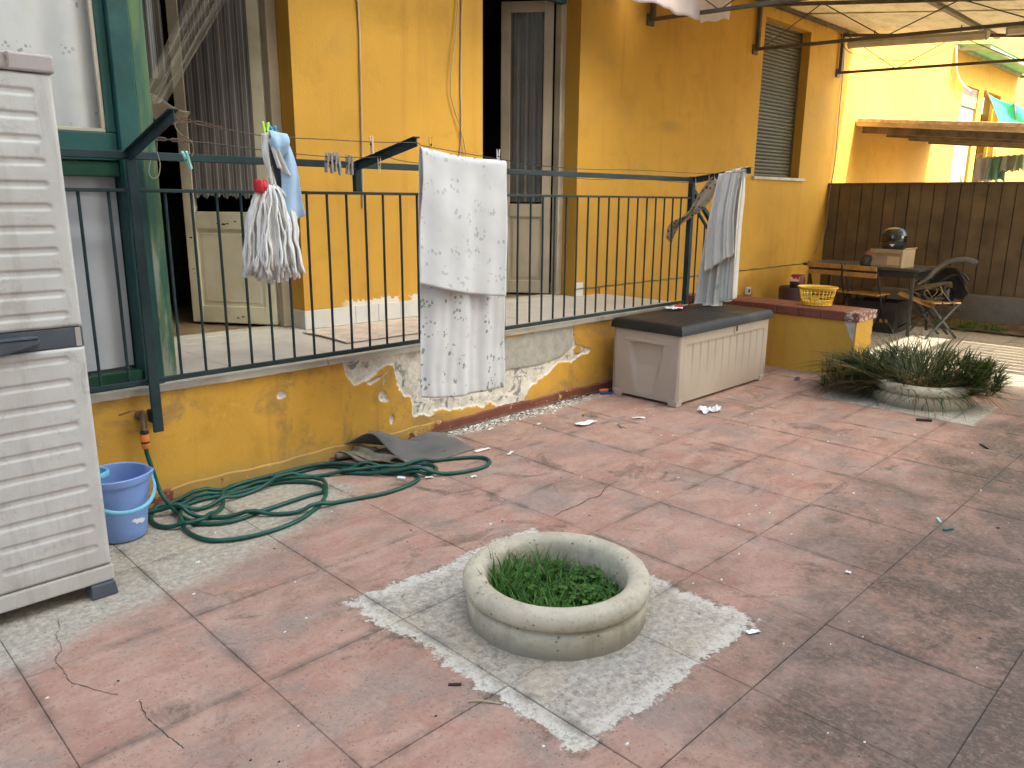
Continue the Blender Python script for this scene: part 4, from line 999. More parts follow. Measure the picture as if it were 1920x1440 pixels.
# ================================================================== DECK BOX
bx = empty('deck_box', (4.785, 3.055, 0), 'taupe resin deck box with ribbed sides and dark brown lid beside the terrace', 'deck box')
L, D, Hh = 1.345, .60, .535
def hf(fn, nu, nv):
    m = MB(); m.grid(nu, nv, fn); return m
def ffront(u, v):
    x, z = L*u, .022+(Hh-.022)*v; e = min(u, 1-u)*L
    y = .012*(1-v)-.012*math.sin(v*math.pi)*.5
    ns = 11; px = (x-.075)/((L-.15)/ns); i = math.floor(px); f = px-i
    if 0 <= i < ns:
        sl = .0085*f*max(0, min(1, (z-.10-.035*((i*3) % 2))/.28))
        ztop = .455
        if z < ztop: y += sl+.002
        elif z < ztop+.008: y += (sl+.002)*(1-(z-ztop)/.008)
    y += .012*max(0, 1-e/.018)**2
    if abs(e-.062) < .004: y += .003
    return (x, y, z)
m = hf(ffront, 260, 60); m.build('front_panel', M_taupe, bx, smooth=True, fixn=False)
def fside(u, v):
    y, z = D*(1-u), .022+(Hh-.022)*v; e = min(u, 1-u)*D
    x = .012*(1-v)-.012*math.sin(v*math.pi)*.6
    # recessed grip: trapezoid narrower at the bottom
    zt, zb = .445, .05; t = (z-zb)/(zt-zb); c = .30
    if z < zt:
        hw = .085+.075*max(0, t)**.8 if t > 0 else 0
        d = abs(y-c)-hw
        if t > 0: x += .042*min(1, max(0, -d/.035))*min(1, t*1.3)*(1 if z < zt-.004 else (zt-z)/.004)
    # frame ridge
    if .455 < z < .470 and abs(y-c) < .20: x -= .004
    if abs(e-.055) < .004 and z < .49: x += .003
    x += .014*max(0, 1-e/.020)**2
    return (x, y, z)
m = hf(fside, 110, 90); m.build('side_panel', M_taupe, bx, smooth=True, fixn=False)
m = MB(); m.box(.03, L-.012, .03, D-.002, .045, Hh-.004); m.build('shell', M_taupe, bx)
m = MB(); m.box(L-.011, L, .004, D, .022, Hh); m.box(.004, L-.012, D-.001, D+.004, .022, Hh); m.build('back_panel', M_taupe, bx)
for x in (0.004, L-.075):
    for y in (.004, D-.085):
        m = MB(); m.box(x, x+.07, y, y+.08, 0, .05); m.build('foot', M_taupe, bx, bevel=.004)
lid = MB()
def flid(u, v):
    x, y = -.018+(L+.036)*u, -.022+(D+.04)*v; e = min(min(u, 1-u)*(L+.036), min(v, 1-v)*(D+.04))
    z = .612+.016*math.sin(u*math.pi)**.5*math.sin(v*math.pi)**.5 if 0 < u < 1 and 0 < v < 1 else .612
    z -= .022*max(0, 1-e/.022)**2
    px = (x/(L/2.02)) % 1.0
    if .10 < u < .90 and .12 < v < .88:
        q = (y-.06)/.064; f = q-math.floor(q)
        if f < .10: z -= .004
    if abs(x-L*.61) < .006: z -= .004
    return (x, y, z)
lid.grid(110, 90, flid); 
b0 = len(lid.v); rim = []
nu, nv = 110, 90
ring = [j for j in range(nu+1)]+[(j+1)*(nu+1)-1 for j in range(1, nv+1)]+[nv*(nu+1)+j for j in range(nu-1, -1, -1)]+[j*(nu+1) for j in range(nv-1, 0, -1)]
low = [(lid.v[i][0]*1.0+(.004 if lid.v[i][0] > L/2 else -.004), lid.v[i][1]+(.004 if lid.v[i][1] > D/2 else -.004), .541) for i in ring]
lid.add(low, []); n = len(ring)
for k in range(n): lid.f.append((ring[k], b0+k, b0+(k+1) % n, ring[(k+1) % n]))
lid.f.append(tuple(b0+k for k in range(n)))
sm_angle(lid.build('lid', M_lid, bx), 35)
m = MB(); m.box(.79, .812, -.010, -.001, .490, .532); m.build('latch', M_steel, bx, bevel=.003)
m = MB(); m.box(.768, .836, -.006, .002, .470, .5345); m.build('latch_plate', M_taupe, bx, bevel=.004)

# ================================================================== PLANTERS
PR = [(.332,0),(.334,.06),(.336,.086),(.330,.091),(.319,.097),(.321,.103),(.338,.108),(.346,.122),(.347,.140),(.340,.158),(.325,.170),(.305,.175),(.285,.172),(.268,.162),(.260,.148),(.256,.12),(.256,.02)]
def planter(loc, lab, rz, seam=True):
    pl_ = empty('planter_ring', loc, lab, 'planter', rz=rz)
    def wob(an, r, z): 
        nse = .004*mnoise.noise(Vector((math.cos(an)*3, math.sin(an)*3, z*9)))+.0025*mnoise.noise(Vector((math.cos(an)*11, math.sin(an)*11, z*30)))
        g = -.006 if (seam and abs(an-5.62) < .012) else 0
        return r+nse+g, z+nse*.4
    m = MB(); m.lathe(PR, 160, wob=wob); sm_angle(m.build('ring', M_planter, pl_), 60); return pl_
p1 = planter((1.975, 1.735, 0), 'round cast concrete planter ring on the whitish patch in the foreground', 0)
p2 = planter((6.36, 1.876, 0), 'round cast concrete planter ring half hidden under the overgrown grass', 1.0, False)
def soil(par):
    m = MB(); m.lathe([(0,.030),(.12,.034),(.2,.026),(.2575,.015)], 40, wob=lambda a, r, z: (r, z+.012*mnoise.noise(Vector((math.cos(a)*r*14, math.sin(a)*r*14, 0))))); return m.build('soil', M_soil, par, smooth=True)
soil(p1); soil(p2)
def mat_blade(name, c1, c2, c3, dry):
    nb = NB(name); a = nb.attr('tone'); p = nb.pos(); n = nb.noise(p, 30, 2)
    c = nb.mix(nb.sm(a, .0, .55), c1, c2); c = nb.mix(nb.sm(a, .6, .8), c, c3); c = nb.mix(nb.sm(a, .88, .92), c, dry)
    c = nb.mix(nb.sm(n, .3, .7)*.3, c, mul(c1, .6)); return nb.bsdf(c, .55, n, .1, .002, spec=.3, transl=.3)
M_blade = mat_blade('fresh_grass_blade', (.045,.12,.022), (.085,.20,.035), (.12,.25,.05), (.24,.20,.09))
M_wild = mat_blade('wild_grass_blade', (.024,.046,.012), (.055,.082,.022), (.11,.105,.035), (.26,.17,.085))
class Blades:
    def __init__(s): s.v = []; s.f = []; s.t = []
    def blade(s, p, az, L, wd, bend, tone, lean=.15, seg=5, twist=0):
        d = Vector((math.cos(az), math.sin(az), 0)); sd_ = Vector((-math.sin(az), math.cos(az), 0)); q = Vector(p); th = lean; b = len(s.v)
        for i in range(seg+1):
            t = i/seg; wv = wd*(1-t)**.6*(.65+.7*min(1, t*3)) if t < 1 else wd*.06
            sd2 = sd_*math.cos(twist*t)+Vector((0,0,1))*math.sin(twist*t)*.6
            s.v += [tuple(q-sd2*wv/2), tuple(q+sd2*wv/2)]; s.t += [tone, tone]
            q = q+(d*math.sin(th)+Vector((0,0,math.cos(th))))*L/seg; th += bend/seg
        for i in range(seg): k = b+2*i; s.f.append((k, k+1, k+3, k+2))
    def leaf(s, c, az, tilt, r, tone):
        # rounded clover like leaf of 6 tris with a mid crease
        d = Vector((math.cos(az), math.sin(az), -math.sin(tilt))).normalized(); sd_ = Vector((-math.sin(az), math.cos(az), .0)); up_ = d.cross(sd_)*-1; b = len(s.v); c = Vector(c)
        for (a, w_, z_) in ((0,0,0),(.4,.55,.10),(.85,.5,.06),(1.1,0,-.05),(.85,-.5,.06),(.4,-.55,.10),(.55,0,-.03)):
            s.v.append(tuple(c+d*a*r+sd_*w_*r+Vector((0,0,1))*z_*r)); s.t.append(tone)
        for i in range(6): s.f.append((b+6, b+i, b+(i+1) % 6))
    def build(s, name, mat):
        me = bpy.data.meshes.new(name); me.from_pydata(s.v, [], s.f); at = me.attributes.new('tone', 'FLOAT', 'POINT'); at.data.foreach_set('value', np.array(s.t, dtype=np.float32))
        me.materials.append(mat); return link(bpy.data.objects.new(name, me))
rr = random.Random(11); B = Blades()
cx, cy = 1.975, 1.735
for k in range(1500):
    a = rr.uniform(0, 6.283); r_ = .25*math.sqrt(rr.random()); x, y = cx+r_*math.cos(a), cy+r_*math.sin(a)
    # denser tall grass on the left / back, lower to the right front
    s_ = (-(x-cx)*.71+(y-cy)*.71)/.25   # image left = +
    hmul = .48+.45*max(0, s_+.2)+.25*mnoise.noise(Vector((x*9, y*9, 0)))
    if rr.random() > .55+.45*max(0, s_+.3): continue
    B.blade((x, y, .018), rr.uniform(0, 6.283), rr.uniform(.08, .23)*max(.35, hmul)*1.05, rr.uniform(.005, .010), rr.uniform(.3, 1.7), rr.random()*.92, rr.uniform(.02, .35))
for k in range(620):
    a = rr.uniform(0, 6.283); r_ = .245*math.sqrt(rr.random()); x, y = cx+r_*math.cos(a), cy+r_*math.sin(a)
    s_ = (-(x-cx)*.71+(y-cy)*.71)/.25
    if rr.random() < .45*max(0, s_+.4): continue
    z = .045+rr.random()**1.5*.05*(1+.5*mnoise.noise(Vector((x*12, y*12, 4)))); n = 3 if rr.random() < .6 else 1; a0 = rr.uniform(0, 6.283); r0 = rr.uniform(.010, .019) if n == 3 else rr.uniform(.018, .034)
    tone = rr.random()*.85
    for q in range(n): B.leaf((x, y, z), a0+q*2.09, rr.uniform(-.25, .45), r0, tone)
stuff(B.build('planter_weeds', M_blade))['label'] = 'green grass and clover weeds growing inside the foreground planter'
bpy.data.objects['planter_weeds']['category'] = 'weeds'
B = Blades(); cx, cy = 6.36, 1.876; rr = random.Random(21)
def clump(n, ox, oy, rad, lo, hi, lean, bend, dry, wd=(.006,.013), az0=None, spread=3.14, z0=.08):
    for k in range(n):
        a = rr.uniform(0, 6.283); r_ = rad*math.sqrt(rr.random()); x, y = cx+ox+r_*math.cos(a), cy+oy+r_*math.sin(a)
        az = (math.atan2(y-cy, x-cx)+rr.uniform(-.9, .9)) if az0 is None else az0+rr.uniform(-spread, spread)
        tone = rr.uniform(.93, 1.0) if rr.random() < dry else rr.random()*.86
        if math.cos(az-3.43) > .35 and hi > .3 and rr.random() < .8: continue
        B.blade((x, y, z0), az, rr.uniform(lo, hi), rr.uniform(*wd), rr.uniform(*bend), tone, rr.uniform(*lean), 7, rr.uniform(-1, 1))
clump(1700, 0, 0, .26, .18, .44, (.4, 1.35), (.6, 2.3), .24, wd=(.005,.010))
clump(300, .05, .06, .2, .34, .60, (.05, .6), (.5, 1.8), .10, wd=(.005,.010))
clump(1100, -.03, .12, .24, .35, .72, (.7, 1.3), (.8, 1.6), .34, az0=1.75, spread=.75)     # trailing left
clump(560, 0, -.08, .22, .25, .52, (.6, 1.2), (.6, 1.4), .22, az0=-1.45, spread=.75)    # trailing right
clump(150, -.04, -.02, .2, .10, .20, (.7, 1.25), (.5, 1.1), .65, az0=3.4, spread=.9, z0=.15)  # dry fringe over the front rim
# leafy tufts along trailing runners
for k in range(430):
    az = rr.choice([1.75, -1.45, 1.75, -1.45, .4])+rr.gauss(0, .55); d_ = rr.uniform(.25, .72 if math.sin(az) > 0 else .52); x, y = cx+d_*math.cos(az), cy+d_*math.sin(az)
    if math.cos(az-3.43) > .6 and d_ > .3: continue
    z = max(.02, .20*(1-(d_-.25)/.55)+rr.uniform(0, .16)); n = rr.randint(4, 8)
    for q in range(n): B.blade((x, y, z), az+rr.uniform(-1.5, 1.5), rr.uniform(.07, .17), rr.uniform(.006, .012), rr.uniform(.1, 1.1), rr.random()*.9, rr.uniform(.3, 1.3), 4, rr.uniform(-1, 1))
o = B.build('ornamental_grass', M_wild); tag(o, 'overgrown dark green grass with dry brown blades spilling over its concrete planter', 'grass plant')

# ================================================================== LOW WALL
nbc = NB('chipped_red_cap'); _p = nbc.pos(); _n = nbc.noise(_p, 26, 5, .7)
M_capend = nbc.bsdf(nbc.mix(nbc.sm(_n, .50, .55), (.19,.055,.035), (.45,.40,.35)), .7, _n, .3, .004)
lw = empty('low_wall', (6.72, 2.55, 0), 'low yellow wall with red glazed tile cap behind the deck box', 'wall')
m = MB(); m.prism([(0,0),(.36,0),(.36,1.7),(0,1.7)], 'z', 0, .498); m.build('wall_body', M_wall, lw)
yv = 0; k = 0
while yv < 1.65:
    ln = .205 if k else .13
    m = MB(); m.box(-.022, .385, -.02+yv, -.02+yv+ln-.004, .500+random.uniform(0,.002), .578+random.uniform(0,.003))
    m.build('cap_tile', M_capend if k == 0 else M_capred, lw, bevel=.006); yv += ln; k += 1
m = MB(); m.prism([(-.0035,.497),(-.0035,.35),(-.0035,.40)], 'x', 0, 1) if False else m.prism([(.01,.499),(.105,.499),(.04,.36),(.015,.33),(.012,.42)], 'x', -.004, .02)
m.build('broken_corner', M_capchip, lw)

# ---- yellow basket
bkt = empty('plastic_basket', (7.0, 3.04, .581), 'small yellow lattice plastic basket standing on the red capped wall', 'basket')
def rxy(t, z): 
    r = .125+.030*(z/.165); return (r*math.cos(t)*.95, r*math.sin(t)*1.05, z)
m = MB()
for z in (.004, .052, .092): m.tube([rxy(6.2832*i/40, z) for i in range(41)], .0042, 5)
for k in range(26):
    t = 6.2832*k/26
    if k in (17, 18): m.tube([rxy(t, .004), rxy(t, .06)], .0038, 5); continue
    m.tube([rxy(t, .004), rxy(t+.02, .08), rxy(t, .140)], .0038, 5)
m.build('lattice', M_yellowp, bkt, smooth=True)
m = MB(); m.lathe([(.148,.136),(.160,.150),(.172,.158),(.170,.164),(.158,.160),(.146,.146)], 48, sx=.95, sy=1.05); sm_angle(m.build('rim', M_yellowp, bkt), 50)
m = MB(); m.lathe([(0,.002),(.125,.002),(.128,.03),(.120,.032),(.118,.008),(0,.008)], 40, sx=.95, sy=1.05); m.build('base', M_yellowp, bkt)
for k in range(4):
    a = k*1.6; m = MB(); m.box(.05*math.cos(a)-.03, .05*math.cos(a)+.03, .05*math.sin(a)-.008, .05*math.sin(a)+.008, .012+.01*k, .024+.01*k)
    o = m.build('clothes_peg', M_yellowp if k % 2 else M_whitep, None, bevel=.002, loc=(7.0, 3.04, .581)); o.rotation_euler = (0, 0, k*.7)
    tag(o, ('white loose peg lying inside the yellow basket, lower one','yellow loose peg lying inside the yellow basket, lower one','white loose peg topmost inside the yellow basket','yellow loose peg topmost inside the yellow basket')[k], 'clothes peg', 'pegs inside the yellow basket')

# ================================================================== FENCE
M_fence = plain('brown_fence_board', (.17,.118,.066), .75, .25, 3, .2, 40, dirt=(.06,.05,.025), dsc=2.5, damt=.5, rv=.6)
fen = empty('board_fence', (11.03, 4.772, 0), 'dark brown board fence closing the end of the yard', 'fence')
pw = .152; y = 0; k = 0
pm = MB(); pm.box(-.010, .010, -pw/2+.005, pw/2-.005, 0, 1.0); pme = pm.mesh('board'); pme.materials.append(M_fence)
while y < 7.6:
    o = link(bpy.data.objects.new('board', pme)); o.parent = fen; zb = .36 if y > .75 else .02
    o.location = (random.uniform(-.004, .004)+(.010 if k % 2 else 0), -y-pw/2, zb); o.scale = (1, 1, 1.742-zb); y += pw; k += 1
m = MB(); m.box(.028, .034, -7.6, 0, .02, 1.736); m.build('gap_shade_sheet', M_dark, fen)  # near-black sheet added so the gaps between boards read as shaded
m = MB(); m.box(.036, .07, -7.6, 0, 1.45, 1.53); m.build('fence_rail', M_fence, fen); m = MB(); m.box(.036, .07, -7.6, 0, .6, .68); m.build('fence_rail', M_fence, fen)
m = MB(); m.box(-.03, .03, -7.6, .0, 1.737, 1.757); m.build('cap_strip', M_fence, fen, bevel=.003)
cw = MB(); cw.box(-.10, .10, -7.6, -.78, 0, .385)
tag(cw.build('concrete_wall', M_cementw, None, bevel=.008, loc=(10.98, 4.75, 0)), 'low grey concrete footing wall under the brown fence', 'wall')
kb = MB(); kb.grid(6, 60, lambda u, v: (10.35+.53*u, 4.0-6.0*v, .02+.05*u+.012*mnoise.noise(Vector((u*3, v*30, 0)))))
struct(kb.build('dirt_verge', plain('brown_dirt', (.16,.11,.06), .95, .4, 8, .6, 40), smooth=True))
B = Blades(); rr = random.Random(9)
for k in range(900):
    v = rr.random(); yy = 3.0-2.9*v; xx = 10.28+rr.gauss(.18, .09)
    if mnoise.noise(Vector((yy*2.2, 0, 3))) < -.05: continue
    if rr.random() < .5: B.leaf((xx, yy, .03+rr.random()*.07), rr.uniform(0, 6.28), rr.uniform(-.2, .6), rr.uniform(.02, .045), rr.random()*.8)
    else: B.blade((xx, yy, .02), rr.uniform(0, 6.28), rr.uniform(.06, .17), .009, rr.uniform(.3, 1.4), rr.random()*.95, rr.uniform(.1, .7))
o = stuff(B.build('verge_weeds', M_blade)); o['label'] = 'low green weeds along the dirt at the foot of the concrete wall'; o['category'] = 'weeds'
B = Blades()
for k in range(7): B.blade((10.6, 2.95-.04*k, .04), rr.uniform(0, 6.28), rr.uniform(.28, .45), .010, rr.uniform(.4, 1.6), .97, rr.uniform(.1, .6), 8)
for k in range(8): B.leaf((10.6+rr.uniform(-.1,.1), 2.9+rr.uniform(-.15,.15), .2+.12*rr.random()), rr.uniform(0,6.28), .3, .05, .7)
tag(B.build('dry_weed', M_wild), 'straggly dry yellowing weed against the grey footing wall', 'weed')

# ================================================================== TABLE AND CHAIRS
M_slat = plain('varnished_slat', (.40,.20,.055), .45, .2, 12, .15, 60)
M_iron2 = plain('black_iron', (.022,.020,.018), .5, .3)
tb = empty('outdoor_table', (9.75, 3.62, 0), 'dark outdoor table loaded with a cardboard box by the brown fence', 'table')
m = MB(); m.box(-.36, .36, -.68, .68, .735, .77); m.build('tabletop', plain('dark_grey_top', (.05,.048,.045), .35, .2), tb, bevel=.012)
m = MB(); m.box(-.32, .32, -.62, .62, .66, .734); m.build('apron', M_iron2, tb, bevel=.004)
for x in (-.30, .30):
    for y in (-.60, .60):
        m = MB(); m.bar((x, y, .66), (x*1.06, y*1.04, 0), .032, .032, (1,0,0)); m.build('leg', plain('leg_metal', (.06,.055,.05), .45) if (x, y) == (-.30, -.60) else bpy.data.materials['leg_metal'], tb, bevel=.004)
def chair_tree():
    r = empty('folding_chair', (0,0,0)); w2 = .19
    for s in (-1, 1):
        m = MB(); m.bar((-.06, s*w2, .80), (.34, s*w2, 0), .012, .026, (1,0,0)); m.build('leg', M_iron2, r, bevel=.002)
        m = MB(); m.bar((.34, s*(w2-.022), .46), (-.05, s*(w2-.022), 0), .012, .026, (1,0,0)); m.build('leg', M_iron2, r, bevel=.002)
    for z in (.765, .685):
        m = MB(); m.box(-.085+(.80-z)*.3, -.070+(.80-z)*.3, -.20, .20, z-.026, z+.026); m.build('back_slat', M_slat, r, bevel=.004)
    for i in range(4):
        m = MB(); m.box(.02+.085*i, .09+.085*i, -.20, .20, .452, .468); m.build('seat_slat', M_slat, r, bevel=.004)
    for s in (-1, 1):
        m = MB(); m.tube([(-.075, s*.165, .725), (-.066, s*.165, .725)], .008, 8); m.build('bolt', M_iron2, r)
    m = MB(); m.tube([(.20,-.19,.30),(.20,.19,.30)], .006, 6); m.build('crossbar', M_iron2, r); return r
c1 = chair_tree(); c1.location = (9.24, 3.94, 0); c1.rotation_euler = (0,0,.02); tag(c1, 'folding chair with two wooden back slats at the left end of the dark table', 'chair', 'folding slat chairs at the dark table')
c2 = copy_tree(c1); c2.location = (9.20, 3.50, -.0); c2.rotation_euler = (0,0,-.10); tag(c2, 'folding chair with wooden back slats nearer the pushchair, in front of the dark table', 'chair', 'folding slat chairs at the dark table')
c3 = empty('folding_stool', (9.62, 2.80, 0), 'folding slat stool standing askew under the old pushchair', 'stool', rz=2.5)
for s in (-1, 1):
    m = MB(); m.bar((-.16, s*.17, .40), (.20, s*.17, 0), .012, .026, (1,0,0)); m.build('leg', M_iron2, c3, bevel=.002)
    m = MB(); m.bar((.18, s*.148, .40), (-.20, s*.148, 0), .012, .026, (1,0,0)); m.build('leg', M_iron2, c3, bevel=.002)
for i in range(3):
    m = MB(); m.box(-.16+.115*i, -.065+.115*i, -.20, .20, .403, .42); m.build('seat_slat', M_slat, c3, bevel=.004)
# cardboard box and helmet
M_card = plain('corrugated_card', (.37,.27,.16), .85, .1, 5, .1, 60); M_cardl = plain('pale_box_label', (.55,.40,.22), .8, .05)
cbx = empty('cardboard_box', (9.58, 3.32, .77), 'open cardboard box on the dark table under the helmet', 'box', rz=-.12)
for b in ((-.15,-.146,-.19,.19,.004,.205),(.146,.15,-.19,.19,.004,.205),(-.1455,.1455,-.19,-.186,.004,.205),(-.1455,.1455,.186,.19,.004,.205),(-.15,.15,-.19,.19,0,.0035)):
    m = MB(); m.box(*b); m.build('panel', M_card, cbx)
m = MB(); m.bar((-.148, -.03, .206), (-.195, -.03, .165), .30, .004, (1,0,.9)); m.build('flap', M_card, cbx)
m = MB(); m.bar((0, -.188, .206), (0, -.215, .225), .28, .004); m.build('flap', M_cardl, cbx)
m = MB(); m.box(-.1535, -.1502, -.16, -.02, .03, .13); m.build('printed_label', M_cardl, cbx)
hl = empty('helmet', (9.60, 3.33, 1.075), 'dark grey motorcycle helmet resting on the cardboard box', 'helmet', rz=.25)
m = MB()
m.lathe([(.02,-.135),(.105,-.13),(.125,-.10),(.143,-.03),(.145,.03),(.132,.085),(.100,.122),(.055,.143),(0,.148)], 48, sx=1.08, sy=1.0); sm_angle(m.build('shell', plain('gloss_graphite', (.035,.036,.038), .28, .15, spec=.6), hl), 60)
m = MB(); m.grid(24, 8, lambda u, v: (-(1.085*(.146-.012*abs(v-.5))*math.cos(1.25*(u-.5)*2)), .149*math.sin(1.25*(u-.5)*2), -.02+.085*v-.0), None); sm_angle(m.build('visor', plain('dark_visor', (.012,.012,.014), .12, .1, spec=.7), hl, solid=.003), 60)
m = MB(); m.prism([(.030,-.040),(-.030,-.040),(-.018,-.050),(-.010,-.068),(.006,-.064),(.018,-.050)], 'x', -.1535, -.1475); m.build('emblem', M_whitep, hl)
bag = empty('patterned_bag', (9.50, 3.56, .77), 'small dark patterned bag with reddish top beside the cardboard box', 'bag')
def crumple(r1, r2, h, sd):
    mm = MB(); mm.lathe([(0,0),(r1,.0),(r1*1.08,h*.3),(r1,h*.7),(r2,h),(r2*.4,h*1.08),(0,h*1.05)], 20, wob=lambda a, r, z: (r*(1+.18*mnoise.noise(Vector((math.cos(a)*2, math.sin(a)*2, z*14+sd)))), z*(1+.12*math.sin(a*3+sd)))); return mm
crumple(.075, .06, .13, 1).build('body', plain('dark_print_cloth', (.07,.075,.06), .9, .5, 30), bag, smooth=True)
m = crumple(.065, .03, .05, 5); m.build('top', plain('faded_red_cloth', (.36,.14,.09), .9, .2), bag, smooth=True, loc=(.0,-.02,.125))
# dark crate and items under the table
cr = empty('dark_crate', (9.70, 3.45, 0), 'dark crate stored under the outdoor table', 'crate')
for b in ((-.22,.22,-.28,.28,0,.02),(-.22,-.20,-.28,.28,.021,.36),(.20,.22,-.28,.28,.021,.36),(-.199,.199,-.28,-.26,.021,.36),(-.199,.199,.26,.28,.021,.36)):
    m = MB(); m.box(*b); m.build('panel', M_darkwood, cr, bevel=.004)
m = MB(); m.box(-.226,-.2205, -.20, -.11, .12, .16); m.build('label', plain('orange_tag', (.45,.22,.06), .6), cr)
jr = empty('lidded_jar', (8.9, 4.12, 0), 'dark pot with a white and red sticker at the far corner by the wall', 'pot')
m = MB(); m.lathe([(0,0),(.17,0),(.20,.30),(.205,.50),(.19,.52),(.18,.50),(0,.47)], 28); sm_angle(m.build('body', plain('dark_plum_pot', (.045,.022,.022), .5), jr), 50)
m = MB(); m.lathe([(0,.56),(.085,.56),(.09,.60),(.07,.66),(0,.665)], 20); sm_angle(m.build('lid', plain('dark_red_lid', (.12,.02,.02), .5), jr), 50)
m = MB(); m.lathe([(.03,.47),(.085,.50),(.086,.56),(.08,.562)], 20); m.build('neck', M_black, jr)
m = MB(); m.box(-.094,-.088,-.06,.05,.585,.64); m.build('sticker', M_whitep, jr)
m = MB(); m.prism([(-.06,.605),(-.02,.63),(.0,.61),(.03,.642),(.05,.64),(.05,.65),(-.06,.65)], 'x', -.0975, -.0945); m.build('sticker_print', M_redp, jr)
# yellow ball-like cushion end
yb = empty('yellow_cushion', (7.62, 2.90, .0), 'pale yellow round cushion with a white strap just past the low wall', 'cushion')
m = MB(); m.lathe([(0,0),(.06,.005),(.085,.03),(.085,.06),(.06,.085),(0,.09)], 28); o = sm_angle(m.build('pad', plain('butter_cloth', (.62,.47,.16), .8, .1), yb), 60); o.rotation_euler = (0, -1.25, .2); o.location = (0, 0, .17)
m = MB(); m.tube(smoothpath([(.02,-.09,.02),(.0,-.10,.10),(-.02,-.09,.17),(-.03,-.05,.235)], 6), .006, 6); m.build('strap', M_whitep, yb, smooth=True)
m = MB(); m.box(-.09,.09,-.09,.09,0,.085); m.build('base', M_dark, yb, bevel=.02)

# ---- pushchair
ps = empty('pushchair', (9.62, 2.80, 0), 'old folded grey pushchair with curved handle by the table', 'pushchair')
m = MB(); m.tube(smoothpath([(-.10,.20,.58),(-.02,.12,.66),(.05,.02,.80),(.10,-.08,.865),(.14,-.20,.885),(.16,-.32,.85)], 8), lambda t: .019+.014*t, 10); m.build('handle', plain('grey_foam', (.12,.105,.09), .7, .2), ps, smooth=True)
m = MB(); m.tube(smoothpath([(.0,.02,.60),(.08,-.10,.70),(.13,-.20,.72),(.15,-.26,.66)], 6), .014, 8); m.build('inner_bar', M_iron2, ps, smooth=True)
for s, y in ((0,-.10),(1,.16)):
    m = MB(); m.tube([(.05+.085*math.cos(t*.2618), y+.13*math.sin(t*.2618)*.4, .50+.125*math.sin(t*.2618)) for t in range(25)], .018, 8); w_ = m.build('wheel', M_black, ps, smooth=True)
    m = MB(); m.lathe([(0,-.012),(.03,-.012),(.06,-.005),(.06,.005),(.03,.012),(0,.012)], 20); h_ = sm_angle(m.build('hub', plain('dull_hub', (.12,.11,.10), .6), w_), 40); h_.rotation_euler = (H, 0, 0); h_.location = (.05, y, .50)
def fseat(u, v): return (-.12+.24*u, .26-.42*v+.04*u, .53+.13*v*(1-.2*u)+.012*math.sin(u*9+v*4)-.06*u)
m = MB(); m.grid(14, 14, fseat); m.build('seat_cloth', plain('ochre_canvas', (.17,.12,.065), .9, .25, 10), ps, smooth=True, solid=.016, fixn=False)
def fhood(u, v):
    a = v*2.2; return (.06+.17*math.sin(a)*math.sin(u*3.14), .12-.40*u+.02*math.sin(v*9), .60+.20*math.sin(u*3.0)*math.cos(a*.6)-.20*v+.02*mnoise.noise(Vector((u*5, v*5, 2))))
m = MB(); m.grid(18, 14, fhood); m.build('hood', plain('dark_brown_hood', (.045,.035,.026), .9, .3, 12), ps, smooth=True, solid=.006, fixn=False)
m = MB(); m.bar((.02,.42,.02), (.02,-.12,.46), .02, .02, (1,0,0)); m.bar((.03,-.16,.04), (.03,.30,.52), .02, .02, (1,0,0)); m.build('cross_frame', M_iron2, ps)
m = MB(); m.bar((-.14,.36,.485), (-.10,-.02,.355), .075, .014, (-.5,0,1)); m.build('foot_slat', M_slat, ps, bevel=.004)
m = MB()
rr = random.Random(4)
for k in range(10): m.tube(smoothpath([(-.06+rr.uniform(-.05,.1), .08+rr.uniform(-.15,.15), .60), (-.08+rr.uniform(-.05,.1), .05+rr.uniform(-.2,.2), .52), (-.05, .02+rr.uniform(-.22,.2), .40+rr.uniform(-.05,.1))], 5), .004, 5)
m.build('dangling_straps', plain('frayed_strap', (.30,.24,.13), .9), ps)

# ================================================================== CANOPY
can = empty('patio_canopy', (9, 4.78, 3.7), 'steel truss canopy with corrugated translucent roof sheet over the yard', 'canopy')
OFF = Vector((9, 4.78, 3.7))
def L_(x, y, z): return (x-OFF.x, y-OFF.y, z-OFF.z)
def zt(y): return 3.665-.131*(4.78-y)
def zbm(y): return 3.195-.036*(4.78-y)
for X in (6.61, 8.66, 10.93):
    tr = empty('truss', (0,0,0)); tr.parent = can; ye = -.2
    m = MB(); m.bar(L_(X, 4.775, zt(4.775)), L_(X, ye, zt(ye)), .038, .038); m.build('top_chord', M_iron, tr, bevel=.004)
    m = MB(); m.bar(L_(X, 4.775, zbm(4.775)), L_(X, ye, zbm(ye)), .034, .034); m.build('bottom_chord', M_iron, tr, bevel=.004)
    m = MB(); m.bar(L_(X, 4.74, zbm(4.74)-.01), L_(X, 4.74, zt(4.74)), .045, .045, (1,0,0)); m.build('end_post', M_iron, tr, bevel=.004)
    m = MB(); m.box(*[q for q in (X-.05-OFF.x, X+.05-OFF.x, 4.755-OFF.y, 4.778-OFF.y, 3.14-OFF.z, 3.24-OFF.z)]); m.build('wall_plate', M_iron, tr)
    ys = [4.70, 4.02, 3.34, 2.66, 1.98, 1.30, .6]
    for i in range(6):
        a, b = ys[i], ys[i+1]
        p, q = ((zt(a) if i % 2 == 0 else zbm(a)), (zbm(b) if i % 2 == 0 else zt(b)))
        if X == 8.66: p, q = ((zbm(a) if i % 2 == 0 else zt(a)), (zt(b) if i % 2 == 0 else zbm(b)))
        m = MB(); m.tube([L_(X, a, p), L_(X, b, q)], .006, 6); m.build('diagonal', M_iron, tr)
